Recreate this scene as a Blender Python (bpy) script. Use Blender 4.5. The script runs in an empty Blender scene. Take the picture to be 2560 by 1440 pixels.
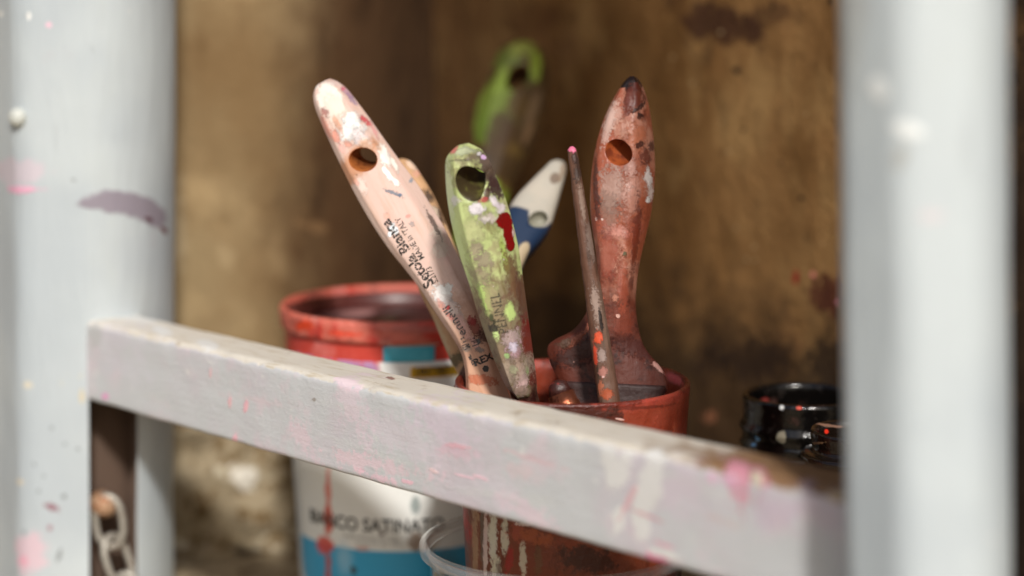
import bpy, bmesh, math, random
from math import radians, sin, cos, tan, pi, sqrt, atan2
from mathutils import Vector, Matrix, noise
from mathutils.bvhtree import BVHTree

S = bpy.context.scene
C = S.collection
random.seed(7)

# ------------------------------------------------------------------ camera frame
F = 5000.0            # focal length in pixels of a 2560 wide frame
PITCH = radians(8.7)
H = 0.35
CAM = Vector((0, 0, H))
FWD = Vector((0, cos(PITCH), -sin(PITCH)))
UP = Vector((0, sin(PITCH), cos(PITCH)))
RT = Vector((1, 0, 0))


def ray(px, py):
    return (FWD + RT * ((px - 1280) / F) + UP * ((720 - py) / F))


def W(px, py, d):
    """the point seen at pixel (px, py), d metres deep"""
    return CAM + ray(px, py) * d


def lin(h):
    h = h.lstrip('#')
    o = []
    for i in (0, 2, 4):
        c = int(h[i:i + 2], 16) / 255
        o.append(c / 12.92 if c <= 0.04045 else ((c + 0.055) / 1.055) ** 2.4)
    return (o[0], o[1], o[2], 1.0)


# ------------------------------------------------------------------ objects
def tag(o, label=None, cat=None, group=None, kind=None):
    if label: o['label'] = label
    if cat: o['category'] = cat
    if group: o['group'] = group
    if kind: o['kind'] = kind
    return o


def link(name, mesh, mats, parent=None, mw=None, smooth=True):
    o = bpy.data.objects.new(name, mesh)
    C.objects.link(o)
    for m in (mats if isinstance(mats, (list, tuple)) else [mats]):
        mesh.materials.append(m.mat if isinstance(m, Mat) else m)
    if smooth:
        mesh.polygons.foreach_set('use_smooth', [True] * len(mesh.polygons))
    if parent is not None:
        o.parent = parent
        if mw is not None:
            o.matrix_basis = parent_inv(parent) @ mw
    elif mw is not None:
        o.matrix_basis = mw
    return o


def world_of(o):
    m = o.matrix_basis.copy()
    while o.parent is not None:
        o = o.parent
        m = o.matrix_basis @ m
    return m


def parent_inv(p):
    return world_of(p).inverted()


def empty(name, mw):
    o = bpy.data.objects.new(name, None)
    o.empty_display_size = 0.02
    C.objects.link(o)
    o.matrix_basis = mw
    return o


def mesh_of(verts, faces, name='m'):
    me = bpy.data.meshes.new(name)
    me.from_pydata([tuple(v) for v in verts], [], faces)
    bm = bmesh.new(); bm.from_mesh(me)
    bmesh.ops.recalc_face_normals(bm, faces=bm.faces)
    bm.to_mesh(me); bm.free()
    return me


def loft(rings, caps=True):
    n = len(rings[0]); V = []; Fa = []
    for r in rings: V += list(r)
    for i in range(len(rings) - 1):
        for j in range(n):
            k = (j + 1) % n
            Fa.append((i * n + j, i * n + k, (i + 1) * n + k, (i + 1) * n + j))
    if caps:
        for i in (0, len(rings) - 1):
            c = sum((Vector(v) for v in rings[i]), Vector()) / n
            V.append(c); q = len(V) - 1
            for j in range(n):
                Fa.append((i * n + j, i * n + (j + 1) % n, q))
    return mesh_of(V, Fa)


def lathe(prof, seg=96, close=False, wob=0.0):
    """prof: list of (r, z)"""
    rings = []
    for (r, z) in prof:
        rg = []
        for j in range(seg):
            a = 2 * pi * j / seg
            rr = r
            if wob: rr += wob * noise.noise(Vector((cos(a) * 1.5, sin(a) * 1.5, z * 40)))
            rg.append(Vector((rr * cos(a), rr * sin(a), z)))
        rings.append(rg)
    n = seg; V = []; Fa = []
    for r in rings: V += r
    m = len(rings)
    for i in range(m if close else m - 1):
        i2 = (i + 1) % m
        for j in range(n):
            k = (j + 1) % n
            Fa.append((i * n + j, i * n + k, i2 * n + k, i2 * n + j))
    return mesh_of(V, Fa)


def fine(prof, step):
    out = [prof[0]]
    for a, b in zip(prof, prof[1:]):
        l = math.hypot(b[0] - a[0], b[1] - a[1]); k = max(1, int(l / step))
        for i in range(1, k + 1):
            out.append((a[0] + (b[0] - a[0]) * i / k, a[1] + (b[1] - a[1]) * i / k))
    return out


def round_poly(pts, rad, seg=5):
    out = []
    n = len(pts)
    for i in range(n):
        p0, p, p1 = Vector(pts[i - 1]), Vector(pts[i]), Vector(pts[(i + 1) % n])
        r = rad[i] if isinstance(rad, (list, tuple)) else rad
        a = (p0 - p); b = (p1 - p)
        la, lb = a.length, b.length
        a.normalize(); b.normalize()
        t = min(r, la * .45, lb * .45)
        A = p + a * t; B = p + b * t
        out.append(p + a * min(la * .5, t * 1.6))
        for k in range(seg + 1):
            f = k / seg
            out.append((A * (1 - f) ** 2 + p * 2 * f * (1 - f) + B * f * f))
        out.append(p + b * min(lb * .5, t * 1.6))
    return out


def tube(path, rads, seg=20):
    rings = []
    up = Vector((0.13, 1, 0.07)).normalized()
    for i, p in enumerate(path):
        d = (path[min(i + 1, len(path) - 1)] - path[max(i - 1, 0)]).normalized()
        x = d.cross(up).normalized(); y = x.cross(d)
        r = rads[i] if isinstance(rads, (list, tuple)) else rads
        rings.append([p + x * r * cos(2 * pi * j / seg) + y * r * sin(2 * pi * j / seg) for j in range(seg)])
    return loft(rings)


def bvh(me, mw):
    return BVHTree.FromPolygons([mw @ v.co for v in me.vertices], [tuple(p.vertices) for p in me.polygons])


# ------------------------------------------------------------------ materials
class Mat:
    def __init__(s, name, base='808080', rough=.5, spec=.5, coat=0.0, metal=0.0, seed=0.0):
        s.mat = bpy.data.materials.new(name)
        s.mat.use_nodes = True
        s.nt = s.mat.node_tree
        s.nt.nodes.clear()
        s.out = s.nt.nodes.new('ShaderNodeOutputMaterial')
        s.b = s.nt.nodes.new('ShaderNodeBsdfPrincipled')
        s.nt.links.new(s.b.outputs[0], s.out.inputs[0])
        s.b.inputs['Roughness'].default_value = rough
        s.b.inputs['Specular IOR Level'].default_value = spec
        s.b.inputs['Coat Weight'].default_value = coat
        s.b.inputs['Metallic'].default_value = metal
        tc = s.nt.nodes.new('ShaderNodeTexCoord')
        s.P = tc.outputs['Object']
        s.seed = seed
        s.col = lin(base) if isinstance(base, str) else base
        s.rough = None
        s.rv = rough
        s.h = None
        s.edge = None

    def put(s, sock, v):
        if isinstance(v, bpy.types.NodeSocket):
            s.nt.links.new(v, sock)
        else:
            sock.default_value = v

    def math(s, op, a, b=0.0, clamp=False):
        n = s.nt.nodes.new('ShaderNodeMath'); n.operation = op; n.use_clamp = clamp
        s.put(n.inputs[0], a); s.put(n.inputs[1], b)
        return n.outputs[0]

    def vmath(s, op, a, b):
        n = s.nt.nodes.new('ShaderNodeVectorMath'); n.operation = op
        s.put(n.inputs[0], a); s.put(n.inputs[1], b)
        return n.outputs['Value'] if op in ('DOT_PRODUCT', 'LENGTH') else n.outputs[0]

    def noise(s, scale, detail=4, rough=.55, dist=0.0, stretch=None, off=0.0):
        n = s.nt.nodes.new('ShaderNodeTexNoise')
        n.noise_dimensions = '4D'
        v = s.P
        if stretch: v = s.vmath('MULTIPLY', v, stretch)
        s.put(n.inputs['Vector'], v)
        n.inputs['W'].default_value = s.seed + off
        n.inputs['Scale'].default_value = scale
        n.inputs['Detail'].default_value = detail
        n.inputs['Roughness'].default_value = rough
        n.inputs['Distortion'].default_value = dist
        return n.outputs['Fac']

    def ramp(s, v, lo, hi):
        n = s.nt.nodes.new('ShaderNodeMapRange'); n.interpolation_type = 'SMOOTHSTEP'
        s.put(n.inputs['Value'], v)
        n.inputs['From Min'].default_value = lo; n.inputs['From Max'].default_value = hi
        return n.outputs[0]

    def dots(s, scale, r, keep=.5, off=0.0, soft=.03, stretch=None):
        n = s.nt.nodes.new('ShaderNodeTexVoronoi'); n.voronoi_dimensions = '4D'
        v = s.P
        if stretch: v = s.vmath('MULTIPLY', v, stretch)
        s.put(n.inputs['Vector'], v); n.inputs['W'].default_value = s.seed + off
        n.inputs['Scale'].default_value = scale
        sp = s.nt.nodes.new('ShaderNodeSeparateColor'); s.nt.links.new(n.outputs['Color'], sp.inputs[0])
        rr = s.math('MULTIPLY', s.math('MAXIMUM', s.math('SUBTRACT', sp.outputs[0], 1 - keep), 0.0), r / keep)
        d = s.math('SUBTRACT', rr, n.outputs['Distance'])
        return s.ramp(d, 0.0, soft)

    def mul(s, a, b): return s.math('MULTIPLY', a, b)

    def inv(s, a): return s.math('SUBTRACT', 1.0, a)

    def layer(s, mask, color, h=0.0, rough=None, amt=1.0):
        if amt != 1.0: mask = s.math('MULTIPLY', mask, amt)
        n = s.nt.nodes.new('ShaderNodeMix'); n.data_type = 'RGBA'
        s.put(n.inputs[0], mask)
        s.put(n.inputs[6], s.col)
        s.put(n.inputs[7], lin(color) if isinstance(color, str) else color)
        s.col = n.outputs[2]
        if h:
            x = s.math('MULTIPLY', mask, h * .4)
            s.h = x if s.h is None else s.math('ADD', s.h, x)
        if rough is not None:
            m2 = s.nt.nodes.new('ShaderNodeMix'); m2.data_type = 'FLOAT'
            s.put(m2.inputs[0], mask)
            s.put(m2.inputs[2], s.rv if s.rough is None else s.rough)
            m2.inputs[3].default_value = rough
            s.rough = m2.outputs[0]
        return mask

    def bump(s, v, h):
        x = s.math('MULTIPLY', v, h)
        s.h = x if s.h is None else s.math('ADD', s.h, x)

    def axis(s, i):
        sp = s.nt.nodes.new('ShaderNodeSeparateXYZ'); s.put(sp.inputs[0], s.P)
        return sp.outputs[i]

    def done(s, dist=1.0, strength=1.0):
        s.put(s.b.inputs['Base Color'], s.col)
        if s.rough is not None: s.put(s.b.inputs['Roughness'], s.rough)
        if s.h is not None:
            bp = s.nt.nodes.new('ShaderNodeBump')
            bp.inputs['Distance'].default_value = dist
            bp.inputs['Strength'].default_value = strength
            s.nt.links.new(s.h, bp.inputs['Height'])
            s.nt.links.new(bp.outputs[0], s.b.inputs['Normal'])
            s.nt.links.new(bp.outputs[0], s.b.inputs['Coat Normal'])
        return s.mat


class Decals:
    """marks on a surface, each with its own place, size and ragged edge"""
    def __init__(s, mat, me, mw):
        s.m = mat; s.t = bvh(me, mw); s.inv = mw.inverted()
        s.edges = {}

    def spot(s, px, py, a, b, ang=0, rag=.5, scale=350, soft=.15, deep=.02, dry=0.0):
        """ellipse at (px,py), half sizes a, b in px, a turned by ang degrees (0 = along x, 90 = down)"""
        hit, nr, _, _ = s.t.ray_cast(CAM, ray(px, py).normalized())
        if hit is None:
            print('spot misses', px, py); return 0.0
        def on(qx, qy):
            d = ray(qx, qy)
            k = (hit - CAM).dot(nr) / d.dot(nr)
            return CAM + d * k
        t = radians(ang)
        A = on(px + a * cos(t), py + a * sin(t)) - hit
        B = on(px - b * sin(t), py + b * cos(t)) - hit
        M = Matrix((A, B, nr * deep)).transposed().inverted()
        # object space
        MO = M @ s.inv.inverted().to_3x3()
        c = s.inv @ hit
        m = s.m
        q = []
        for i in range(3):
            row = Vector(MO[i])
            q.append(m.math('ADD', m.vmath('DOT_PRODUCT', m.P, tuple(row)), -row.dot(c)))
        n = m.nt.nodes.new('ShaderNodeCombineXYZ')
        for i in range(3): m.nt.links.new(q[i], n.inputs[i])
        d = m.vmath('LENGTH', n.outputs[0], (0, 0, 0))
        key = scale
        if key not in s.edges: s.edges[key] = m.noise(scale, 8, .68, off=3.3)
        v = m.math('ADD', m.math('SUBTRACT', 1.0, d), m.math('MULTIPLY', m.math('SUBTRACT', s.edges[key], .5), rag * 4.5))
        if dry:
            k2 = ('dry', scale)
            if k2 not in s.edges: s.edges[k2] = m.noise(scale * 3.2, 6, .75, off=8.1)
            v = m.math('ADD', v, m.math('MULTIPLY', m.math('SUBTRACT', s.edges[k2], .5), dry * 6))
        return m.ramp(v, 0.0, soft)


# ------------------------------------------------------------------ world, sun, camera
SUN_AZ = radians(9)    # light comes from behind the camera, a little to its right
SUN_EL = radians(37)
tol = Vector((sin(SUN_AZ) * cos(SUN_EL), -cos(SUN_AZ) * cos(SUN_EL), sin(SUN_EL)))
w = bpy.data.worlds.new('World'); S.world = w
w.use_nodes = True
nt = w.node_tree
bg = nt.nodes['Background']
sky = nt.nodes.new('ShaderNodeTexSky')
sky.sky_type = 'NISHITA'; sky.sun_disc = False
sky.sun_elevation = SUN_EL
sky.sun_rotation = atan2(tol.x, tol.y)
sky.air_density = 1.0; sky.dust_density = 3.0; sky.ozone_density = 1.0
nt.links.new(sky.outputs[0], bg.inputs[0])
bg.inputs[1].default_value = 0.06

sl = bpy.data.lights.new('sun', 'SUN')
sl.energy = 2.4; sl.angle = radians(5); sl.color = (1.0, .965, .92)
so = bpy.data.objects.new('sun', sl); C.objects.link(so)
so.rotation_euler = tol.to_track_quat('Z', 'Y').to_euler()

cd = bpy.data.cameras.new('camera')
co = bpy.data.objects.new('camera', cd); C.objects.link(co)
co.location = CAM; co.rotation_euler = (pi / 2 - PITCH, 0, 0)
cd.sensor_width = 36; cd.lens = F / 2560 * 36
cd.clip_start = .02; cd.clip_end = 200
cd.dof.use_dof = True; cd.dof.focus_distance = .915
cd.dof.aperture_fstop = 70.3 / 24.0
cd.dof.aperture_blades = 0
S.camera = co
S.view_settings.view_transform = 'Standard'
S.view_settings.look = 'None'
S.view_settings.gamma = 1
S.view_settings.use_curve_mapping = False
S.view_settings.exposure = 0.58
S.cycles.use_denoising = True
S.cycles.max_bounces = 8
S.cycles.transparent_max_bounces = 16
S.cycles.sample_clamp_indirect = 4

I4 = Matrix.Identity(4)

# ------------------------------------------------------------------ ground
gm = Mat('ground concrete', 'b9a88a', .9, .2)
gm.layer(gm.ramp(gm.noise(14, 6, .6), .42, .62), '8a7658')
gm.layer(gm.ramp(gm.noise(60, 5, .65, off=2), .52, .66), '5b4a35')
gm.layer(gm.ramp(gm.noise(45, 5, .65, off=5), .56, .68), 'd8cdb4')
gm.bump(gm.noise(60, 8, .7), .006)
gm.bump(gm.noise(400, 4, .7), .0012)
gm.done()
N = 60
V = []; Fa = []
def gpos(i):  # denser near the scene
    t = i / N * 2 - 1
    return (abs(t) ** 3 * 5.0 + abs(t) * .9) * (1 if t > 0 else -1)
for j in range(N + 1):
    for i in range(N + 1):
        x, y = gpos(i), gpos(j) + .9
        V.append((x, y, -.0015 + .0015 * noise.noise(Vector((x * 40, y * 40, 1)))))
for j in range(N):
    for i in range(N):
        a = j * (N + 1) + i
        Fa.append((a, a + 1, a + N + 2, a + N + 1))
tag(link('ground', mesh_of(V, Fa), gm), 'pale rough concrete ground', None, kind='structure')

# ------------------------------------------------------------------ walls
KX = W(1090, 600, 1.40); KX.z = 0
LX = W(560, 600, 1.215); LX.z = 0
RX = W(2160, 600, 1.085); RX.z = 0


def bulge_wall(zmax, nx, nz, fn, thick=.16):
    # plan of the rounded left wall: a flat run, then a turn away towards the corner
    pl = [LX + Vector((-.62, .10, 0)), LX + Vector((-.20, .012, 0)), LX + Vector((-.05, -.002, 0)), LX.copy(), LX + (KX - LX) * .30 + Vector((.012, -.030, 0)), LX + (KX - LX) * .62 + Vector((.018, -.032, 0)), KX + Vector((.0, .0, 0))]
    P = []
    for i in range(len(pl) - 1):
        p0, p1, p2, p3 = pl[max(0, i - 1)], pl[i], pl[i + 1], pl[min(len(pl) - 1, i + 2)]
        for k in range(12):
            t = k / 12
            P.append(.5 * ((2 * p1) + (p2 - p0) * t + (2 * p0 - 5 * p1 + 4 * p2 - p3) * t * t + (3 * p1 - p0 - 3 * p2 + p3) * t ** 3))
    P.append(pl[-1])
    ac = [0]
    for a, b in zip(P, P[1:]): ac.append(ac[-1] + (b - a).length)
    def at(u):
        for i in range(len(P) - 1):
            if u <= ac[i + 1] or i == len(P) - 2:
                f = (u - ac[i]) / (ac[i + 1] - ac[i])
                d = (P[i + 1] - P[i]).normalized()
                return P[i].lerp(P[i + 1], f), Vector((d.y, -d.x, 0))
    V = []; Fa = []
    Lw = ac[-1]
    cols = [at(Lw * i / nx) for i in range(nx + 1)]
    for j in range(nz + 1):
        for i in range(nx + 1):
            z = -.01 + (zmax + .01) * j / nz
            p, nr_ = cols[i]
            V.append(p + nr_ * fn(Lw * i / nx, z) + Vector((0, 0, z)))
    m = len(V)
    for j in range(nz + 1):
        for i in range(nx + 1):
            p, nr_ = cols[i]
            V.append(Vector((p.x, max(KX.y, p.y) + thick, -.01 + (zmax + .01) * j / nz)))
    for sft in (0, m):
        for j in range(nz):
            for i in range(nx):
                a = sft + j * (nx + 1) + i
                Fa.append((a, a + 1, a + nx + 2, a + nx + 1))
    for i in range(nx):
        for j in (0, nz):
            a = j * (nx + 1) + i
            Fa.append((a, a + 1, m + a + 1, m + a))
    for j in range(nz):
        for i in (0, nx):
            a = j * (nx + 1) + i
            Fa.append((a, a + nx + 1, m + a + nx + 1, m + a))
    return mesh_of(V, Fa)


def wall_mesh(p0, p1, zmax, nx, nz, fn, thick=.12):
    d = (p1 - p0); L = d.length; d.normalize()
    nrm = Vector((d.y, -d.x, 0))          # towards the camera
    V = []; Fa = []
    for j in range(nz + 1):
        for i in range(nx + 1):
            u = L * i / nx; z = -.01 + (zmax + .01) * j / nz
            V.append(p0 + d * u + Vector((0, 0, z)) + nrm * fn(u, z))
    k = len(V)
    for j in range(nz):
        for i in range(nx):
            a = j * (nx + 1) + i
            Fa.append((a, a + 1, a + nx + 2, a + nx + 1))
    back = [p0 - nrm * thick, p1 - nrm * thick]
    V += [back[0] + Vector((0, 0, -.01)), back[1] + Vector((0, 0, -.01)), back[1] + Vector((0, 0, zmax)), back[0] + Vector((0, 0, zmax))]
    Fa.append((k, k + 1, k + 2, k + 3))
    top = [nz * (nx + 1) + i for i in range(nx + 1)]
    Fa.append(tuple(top + [k + 2, k + 3]))
    Fa.append(tuple(list(range(nx + 1)) + [k + 1, k]))
    Fa.append(tuple([j * (nx + 1) for j in range(nz + 1)] + [k + 3, k]))
    Fa.append(tuple([j * (nx + 1) + nx for j in range(nz + 1)] + [k + 2, k + 1]))
    return mesh_of(V, Fa)


def fl(u, z):
    k = max(0, min(1, (.125 - z) / .05))
    v = Vector((u * 38, z * 42, 2.0))
    r = .011 * noise.noise(v) + .006 * noise.noise(v * 2.3) + .003 * noise.noise(v * 5.1)
    return k * (r + .006) + .0035 * noise.noise(Vector((u * 7, z * 7, 5)))


def fr(u, z):
    v = Vector((u * 30, z * 30, 9.0))
    k = max(0, min(1, (.10 - z) / .06))
    return .002 * noise.noise(v * .3) + .0007 * noise.noise(v) + k * (.005 * noise.noise(v * 1.5) + .003 * noise.noise(v * 3))


wl = Mat('left plaster', '94805f', .85, .2, seed=1)
wl.layer(wl.ramp(wl.noise(7, 5, .55), .40, .66), '7c6444')
wl.layer(wl.ramp(wl.noise(16, 6, .6, off=4), .52, .72), 'b59c74', amt=.6)
wl.layer(wl.ramp(wl.noise(30, 6, .65, off=7, stretch=(1, 1, .35)), .56, .70), '5d4326', amt=.6)
bend_shade = wl.math('ADD', wl.axis(0), wl.math('MULTIPLY', wl.math('SUBTRACT', wl.noise(12, 7, .65, off=21, stretch=(1, 1, .6)), .5), .11))  # darkens the wall towards the corner, shade painted into the plaster
bend_shade = wl.ramp(bend_shade, W(610, 600, 1.22).x, W(860, 600, 1.25).x)
wl.layer(bend_shade, '452c18', amt=.92)
wl.layer(wl.mul(bend_shade, wl.ramp(wl.noise(25, 7, .65, off=23, stretch=(1, 1, .4)), .48, .66)), '2a190c', amt=.8)
z_ = wl.axis(2)
low = wl.ramp(wl.math('ADD', z_, wl.math('MULTIPLY', wl.math('SUBTRACT', wl.noise(40, 5, .6, off=11), .5), .05)), .125, .085)
wl.layer(low, '998b72')
wl.layer(wl.mul(low, wl.ramp(wl.noise(70, 6, .65, off=13), .50, .60)), '6e5a3d')
wl.layer(wl.mul(low, wl.ramp(wl.noise(52, 4, .6, off=17), .60, .68)), 'cfc6b0')
wl.bump(wl.noise(40, 8, .65), .003)
wl.bump(wl.noise(300, 4, .7), .0004)
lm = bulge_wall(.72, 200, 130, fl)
dl = Decals(wl, lm, I4)
wl.layer(dl.spot(615, 1195, 34, 45, 100, .7, 120, .3), 'd9d3c6')
wl.layer(dl.spot(560, 640, 60, 26, 70, .8, 60, .6), 'a99471', amt=.6)
wl.layer(dl.spot(445, 560, 30, 130, 0, .9, 50, .7), 'b3a182', amt=.7)
wl.layer(dl.spot(780, 565, 60, 16, 10, .8, 90, .6), '8a6a48', amt=.5)
wl.layer(dl.spot(640, 1385, 55, 16, 10, .7, 100, .4), '3a2c1e', h=-.004)
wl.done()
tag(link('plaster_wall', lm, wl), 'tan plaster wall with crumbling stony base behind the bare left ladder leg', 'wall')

wr = Mat('right plaster', '87633a', .8, .25, seed=4)
wr.layer(wr.ramp(wr.noise(9, 6, .6, stretch=(1, 1, .5)), .42, .64), '64441f')
wr.layer(wr.ramp(wr.noise(20, 6, .6, off=3, stretch=(1, 1, .45)), .50, .68), '9e7c4e', amt=.8)
wr.layer(wr.ramp(wr.noise(55, 6, .65, off=6, stretch=(1, 1, .5)), .55, .72), '3a2411', amt=.75)
wr.layer(wr.ramp(wr.noise(18, 5, .6, off=9), .58, .74), '64402a', amt=.5)
wr.layer(wr.dots(70, .16, .25, off=1), '2a160c', amt=.9)
wr.layer(wr.dots(60, .07, .14, off=2), 'a08664', amt=.5)
low_shade = wr.ramp(wr.math('ADD', wr.axis(2), wr.math('MULTIPLY', wr.math('SUBTRACT', wr.noise(30, 7, .68, off=14), .5), .20)), .20, .12)  # lower wall painted darker for the deep shade behind cup and jars
wr.layer(low_shade, '22150a', amt=.8)
wr.bump(wr.noise(60, 8, .65, stretch=(1, 1, .5)), .003)
corner_shade = wr.ramp(wr.math('ADD', wr.axis(0), wr.math('MULTIPLY', wr.math('SUBTRACT', wr.noise(14, 7, .65, off=24, stretch=(1, 1, .6)), .5), .12)), W(1420, 600, 1.3).x, W(1180, 600, 1.35).x)  # shade near the corner, put into the right wall's colour
wr.layer(corner_shade, '3a2412', amt=.6)
wr.layer(wr.ramp(wr.noise(130, 8, .72, off=26), .60, .68), '442c16', amt=.5)
wr.layer(wr.ramp(wr.noise(95, 8, .72, off=28), .62, .69), 'a5865a', amt=.5)
wr.bump(wr.noise(25, 8, .6, off=20), .006)
wr.bump(wr.noise(140, 8, .72, off=22), .0015)
wr.bump(wr.noise(350, 4, .7), .0004)
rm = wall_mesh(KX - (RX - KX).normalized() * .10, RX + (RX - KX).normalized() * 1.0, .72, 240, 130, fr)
dr = Decals(wr, rm, I4)
wr.layer(dr.spot(1800, 70, 110, 60, 10, .9, 60, .5), '351a0e', amt=.85)
wr.layer(dr.spot(1930, 40, 90, 40, 0, .9, 60, .6), '3a2012', amt=.6)
wr.layer(dr.spot(1300, 40, 160, 60, 0, .8, 40, .8), '4a2d14', amt=.5)
wr.layer(dr.spot(2070, 740, 55, 60, 0, .9, 120, .4), '46170f', amt=.8)
wr.layer(wr.ramp(wr.math('ADD', wr.axis(0), wr.math('MULTIPLY', wr.math('SUBTRACT', wr.noise(25, 6, .65, off=31), .5), .08)), .225, .255), '1f140c', amt=.92)  # far right of the wall painted dark, as if in shadow
wr.layer(dr.spot(1990, 692, 9, 20, 0, .4, 300, .3), '8e1c16')
wr.layer(dr.spot(2033, 686, 7, 8, 0, .3, 300, .3), 'd88474')
wr.layer(dr.spot(2095, 755, 6, 7, 0, .3, 300, .3), 'b06a78')
wr.layer(dr.spot(1900, 900, 90, 60, -10, .9, 130, .3, dry=.6), '24150a', amt=.8)
wr.layer(dr.spot(1770, 905, 60, 40, -20, .9, 130, .3, dry=.6), '20120a', amt=.7)
wr.layer(dr.spot(2080, 910, 60, 70, 0, .9, 130, .3, dry=.6), '1e120a', amt=.7)
wr.layer(dr.spot(1775, 1040, 24, 22, 0, .6, 150, .6), '8d5b40', amt=.8)
for (x, y, r) in ((1885, 617, 9), (1866, 648, 9), (1888, 650, 7), (1840, 570, 7), (2055, 608, 6), (1730, 208, 9), (1682, 143, 9), (1802, 80, 8), (1803, 303, 6), (2015, 285, 6), (1824, 378, 8)):
    wr.layer(dr.spot(x, y, r * .7, r * .7, 0, .3, 300, .5), 'a98f68', amt=.75)
for (x, y, r) in ((1842, 176, 10), (2076, 4, 9), (1858, 325, 6), (2002, 496, 7), (1951, 408, 5), (1930, 18, 6)):
    wr.layer(dr.spot(x, y, r, r, 0, .3, 300, .3), '140a06')
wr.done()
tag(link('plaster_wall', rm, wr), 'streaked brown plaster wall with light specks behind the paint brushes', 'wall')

# slab added over the recess, out of view, to cut its skylight
sv = [(-.80, 1.17), (1.35, 1.0), (1.35, 1.6), (-.80, 1.6)]
slab = mesh_of([(x, y, .72) for x, y in sv] + [(x, y, .80) for x, y in sv], [(0, 1, 2, 3), (4, 5, 6, 7), (0, 1, 5, 4), (1, 2, 6, 5), (2, 3, 7, 6), (3, 0, 4, 7)])
sb = Mat('shading slab stone', '8a7458', .9, .2, seed=71); sb.layer(sb.ramp(sb.noise(30, 6), .45, .6), '6b5740'); sb.bump(sb.noise(80, 6), .002); sb.done()
tag(link('shading_slab', slab, sb, smooth=False), 'unseen slab added over the brushes to shade the recess', 'slab')

# ------------------------------------------------------------------ ladder
def zf(py): return (720 - py) / F * cos(PITCH) - sin(PITCH)
A = W(210, 808, 1.071)
ztop = A.z + .0022
zbot = W(210, 1011, 1.071).z + .0012
dR = (ztop - H) / zf(1234)
Bp = W(2110, 1234, dR)
r = Vector((Bp.x - A.x, Bp.y - A.y, 0)).normalized()
n = Vector((r.y, -r.x, 0))
if n.y > 0: n = -n
R0 = Vector((A.x, A.y, 0)) + n * .002
CH = Vector((.033, 0, 0))
fo = CH.dot(-n)


def px_of(p):
    q = p - CAM
    d = q.dot(FWD)
    return 1280 + F * q.dot(RT) / d, 720 - F * q.dot(UP) / d


lo_, hi_ = .2, .8
for _ in range(50):
    L = (lo_ + hi_) / 2
    c0 = R0 + r * L + n * fo; c0.z = ztop - .02
    if px_of(c0)[0] < 2119: lo_ = L
    else: hi_ = L
ladder = empty('step_ladder', Matrix.Translation((R0 + r * L / 2)))
tag(ladder, 'pale grey painted wooden step ladder splashed with pink paint', 'ladder')
zmid = (ztop + zbot) / 2


def leg_mesh(poly, sgn, rads, notch=False):
    """upright of the given plan; notch cuts an added slot below the crossbar in place of its shadow"""
    pl = round_poly(poly, rads, 8)
    if notch:
        out = []
        for i, p in enumerate(pl):
            q = pl[(i + 1) % len(pl)]
            out.append(p)
            if max((p - R0).x, (q - R0).x) > .0 and (p - R0).y < .06 and (q - R0).y < .06:
                k = max(1, int((q - p).length / .0006))
                out += [p.lerp(q, t / k) for t in range(1, k)]
        pl = [Vector((p.x, p.y, 0)) for p in out]
    rings = []
    zs = [.60 * k / 110 for k in range(111)] + [.70, .85, 1.0, 1.15]
    zs = sorted(zs + [zbot, zbot + .004, zbot + .0045])
    for z in zs:
        sh = r * (sgn * (zmid - z) * (.052 if sgn < 0 else .046))
        rg = []
        for p in pl:
            q = Vector((p.x, p.y, z)) + sh
            if notch:
                dx, dy = p.x - R0.x, p.y - R0.y
                if .0035 < dx < .0265 and dy < .05:
                    q += Vector((-.25, .97, 0)) * (.034 * max(0, min(1, (zbot + .004 - z) / .004)))
            q += n * (.0005 * noise.noise(Vector((p.x * 60, p.y * 60, z * 25))) + .0007 * noise.noise(Vector((p.x * 9, p.y * 9, z * 12))))
            rg.append(q)
        rings.append(rg)
    me = loft(rings)
    return me


Pa = R0 - CH
polyL = [Pa + Vector((-.026, .040, 0)), Pa, R0] + [R0 + Vector((.0405 * sin(t * pi / 36), .056 * (1 - cos(t * pi / 36)) , 0)) for t in range(1, 19)] + [R0 + Vector((.02, .075, 0)), Pa + Vector((-.026, .045, 0))]
C0 = R0 + r * L + n * fo; C0.z = 0
ch2 = Vector((.022, .0015, 0))
polyR = [C0 + Vector((.004, .03, 0)), C0, C0 + Vector((.016, -.022, 0)), C0 + Vector((.033, -.0225, 0))] + [C0 + Vector((.033 + .0262 * sin(t * pi / 36), -.0225 + .050 * (1 - cos(t * pi / 36)), 0)) for t in range(1, 19)] + [C0 + Vector((.0592, .06, 0))]
meL = leg_mesh([Vector((p.x, p.y, 0)) for p in polyL], -1, [.004, .012, .004] + [.0004] * 17 + [.003, .006, .004], True)
meR = leg_mesh([Vector((p.x, p.y, 0)) for p in polyR], 1, [.004, .004, .008, .004] + [.0004] * 18 + [.004])


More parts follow.
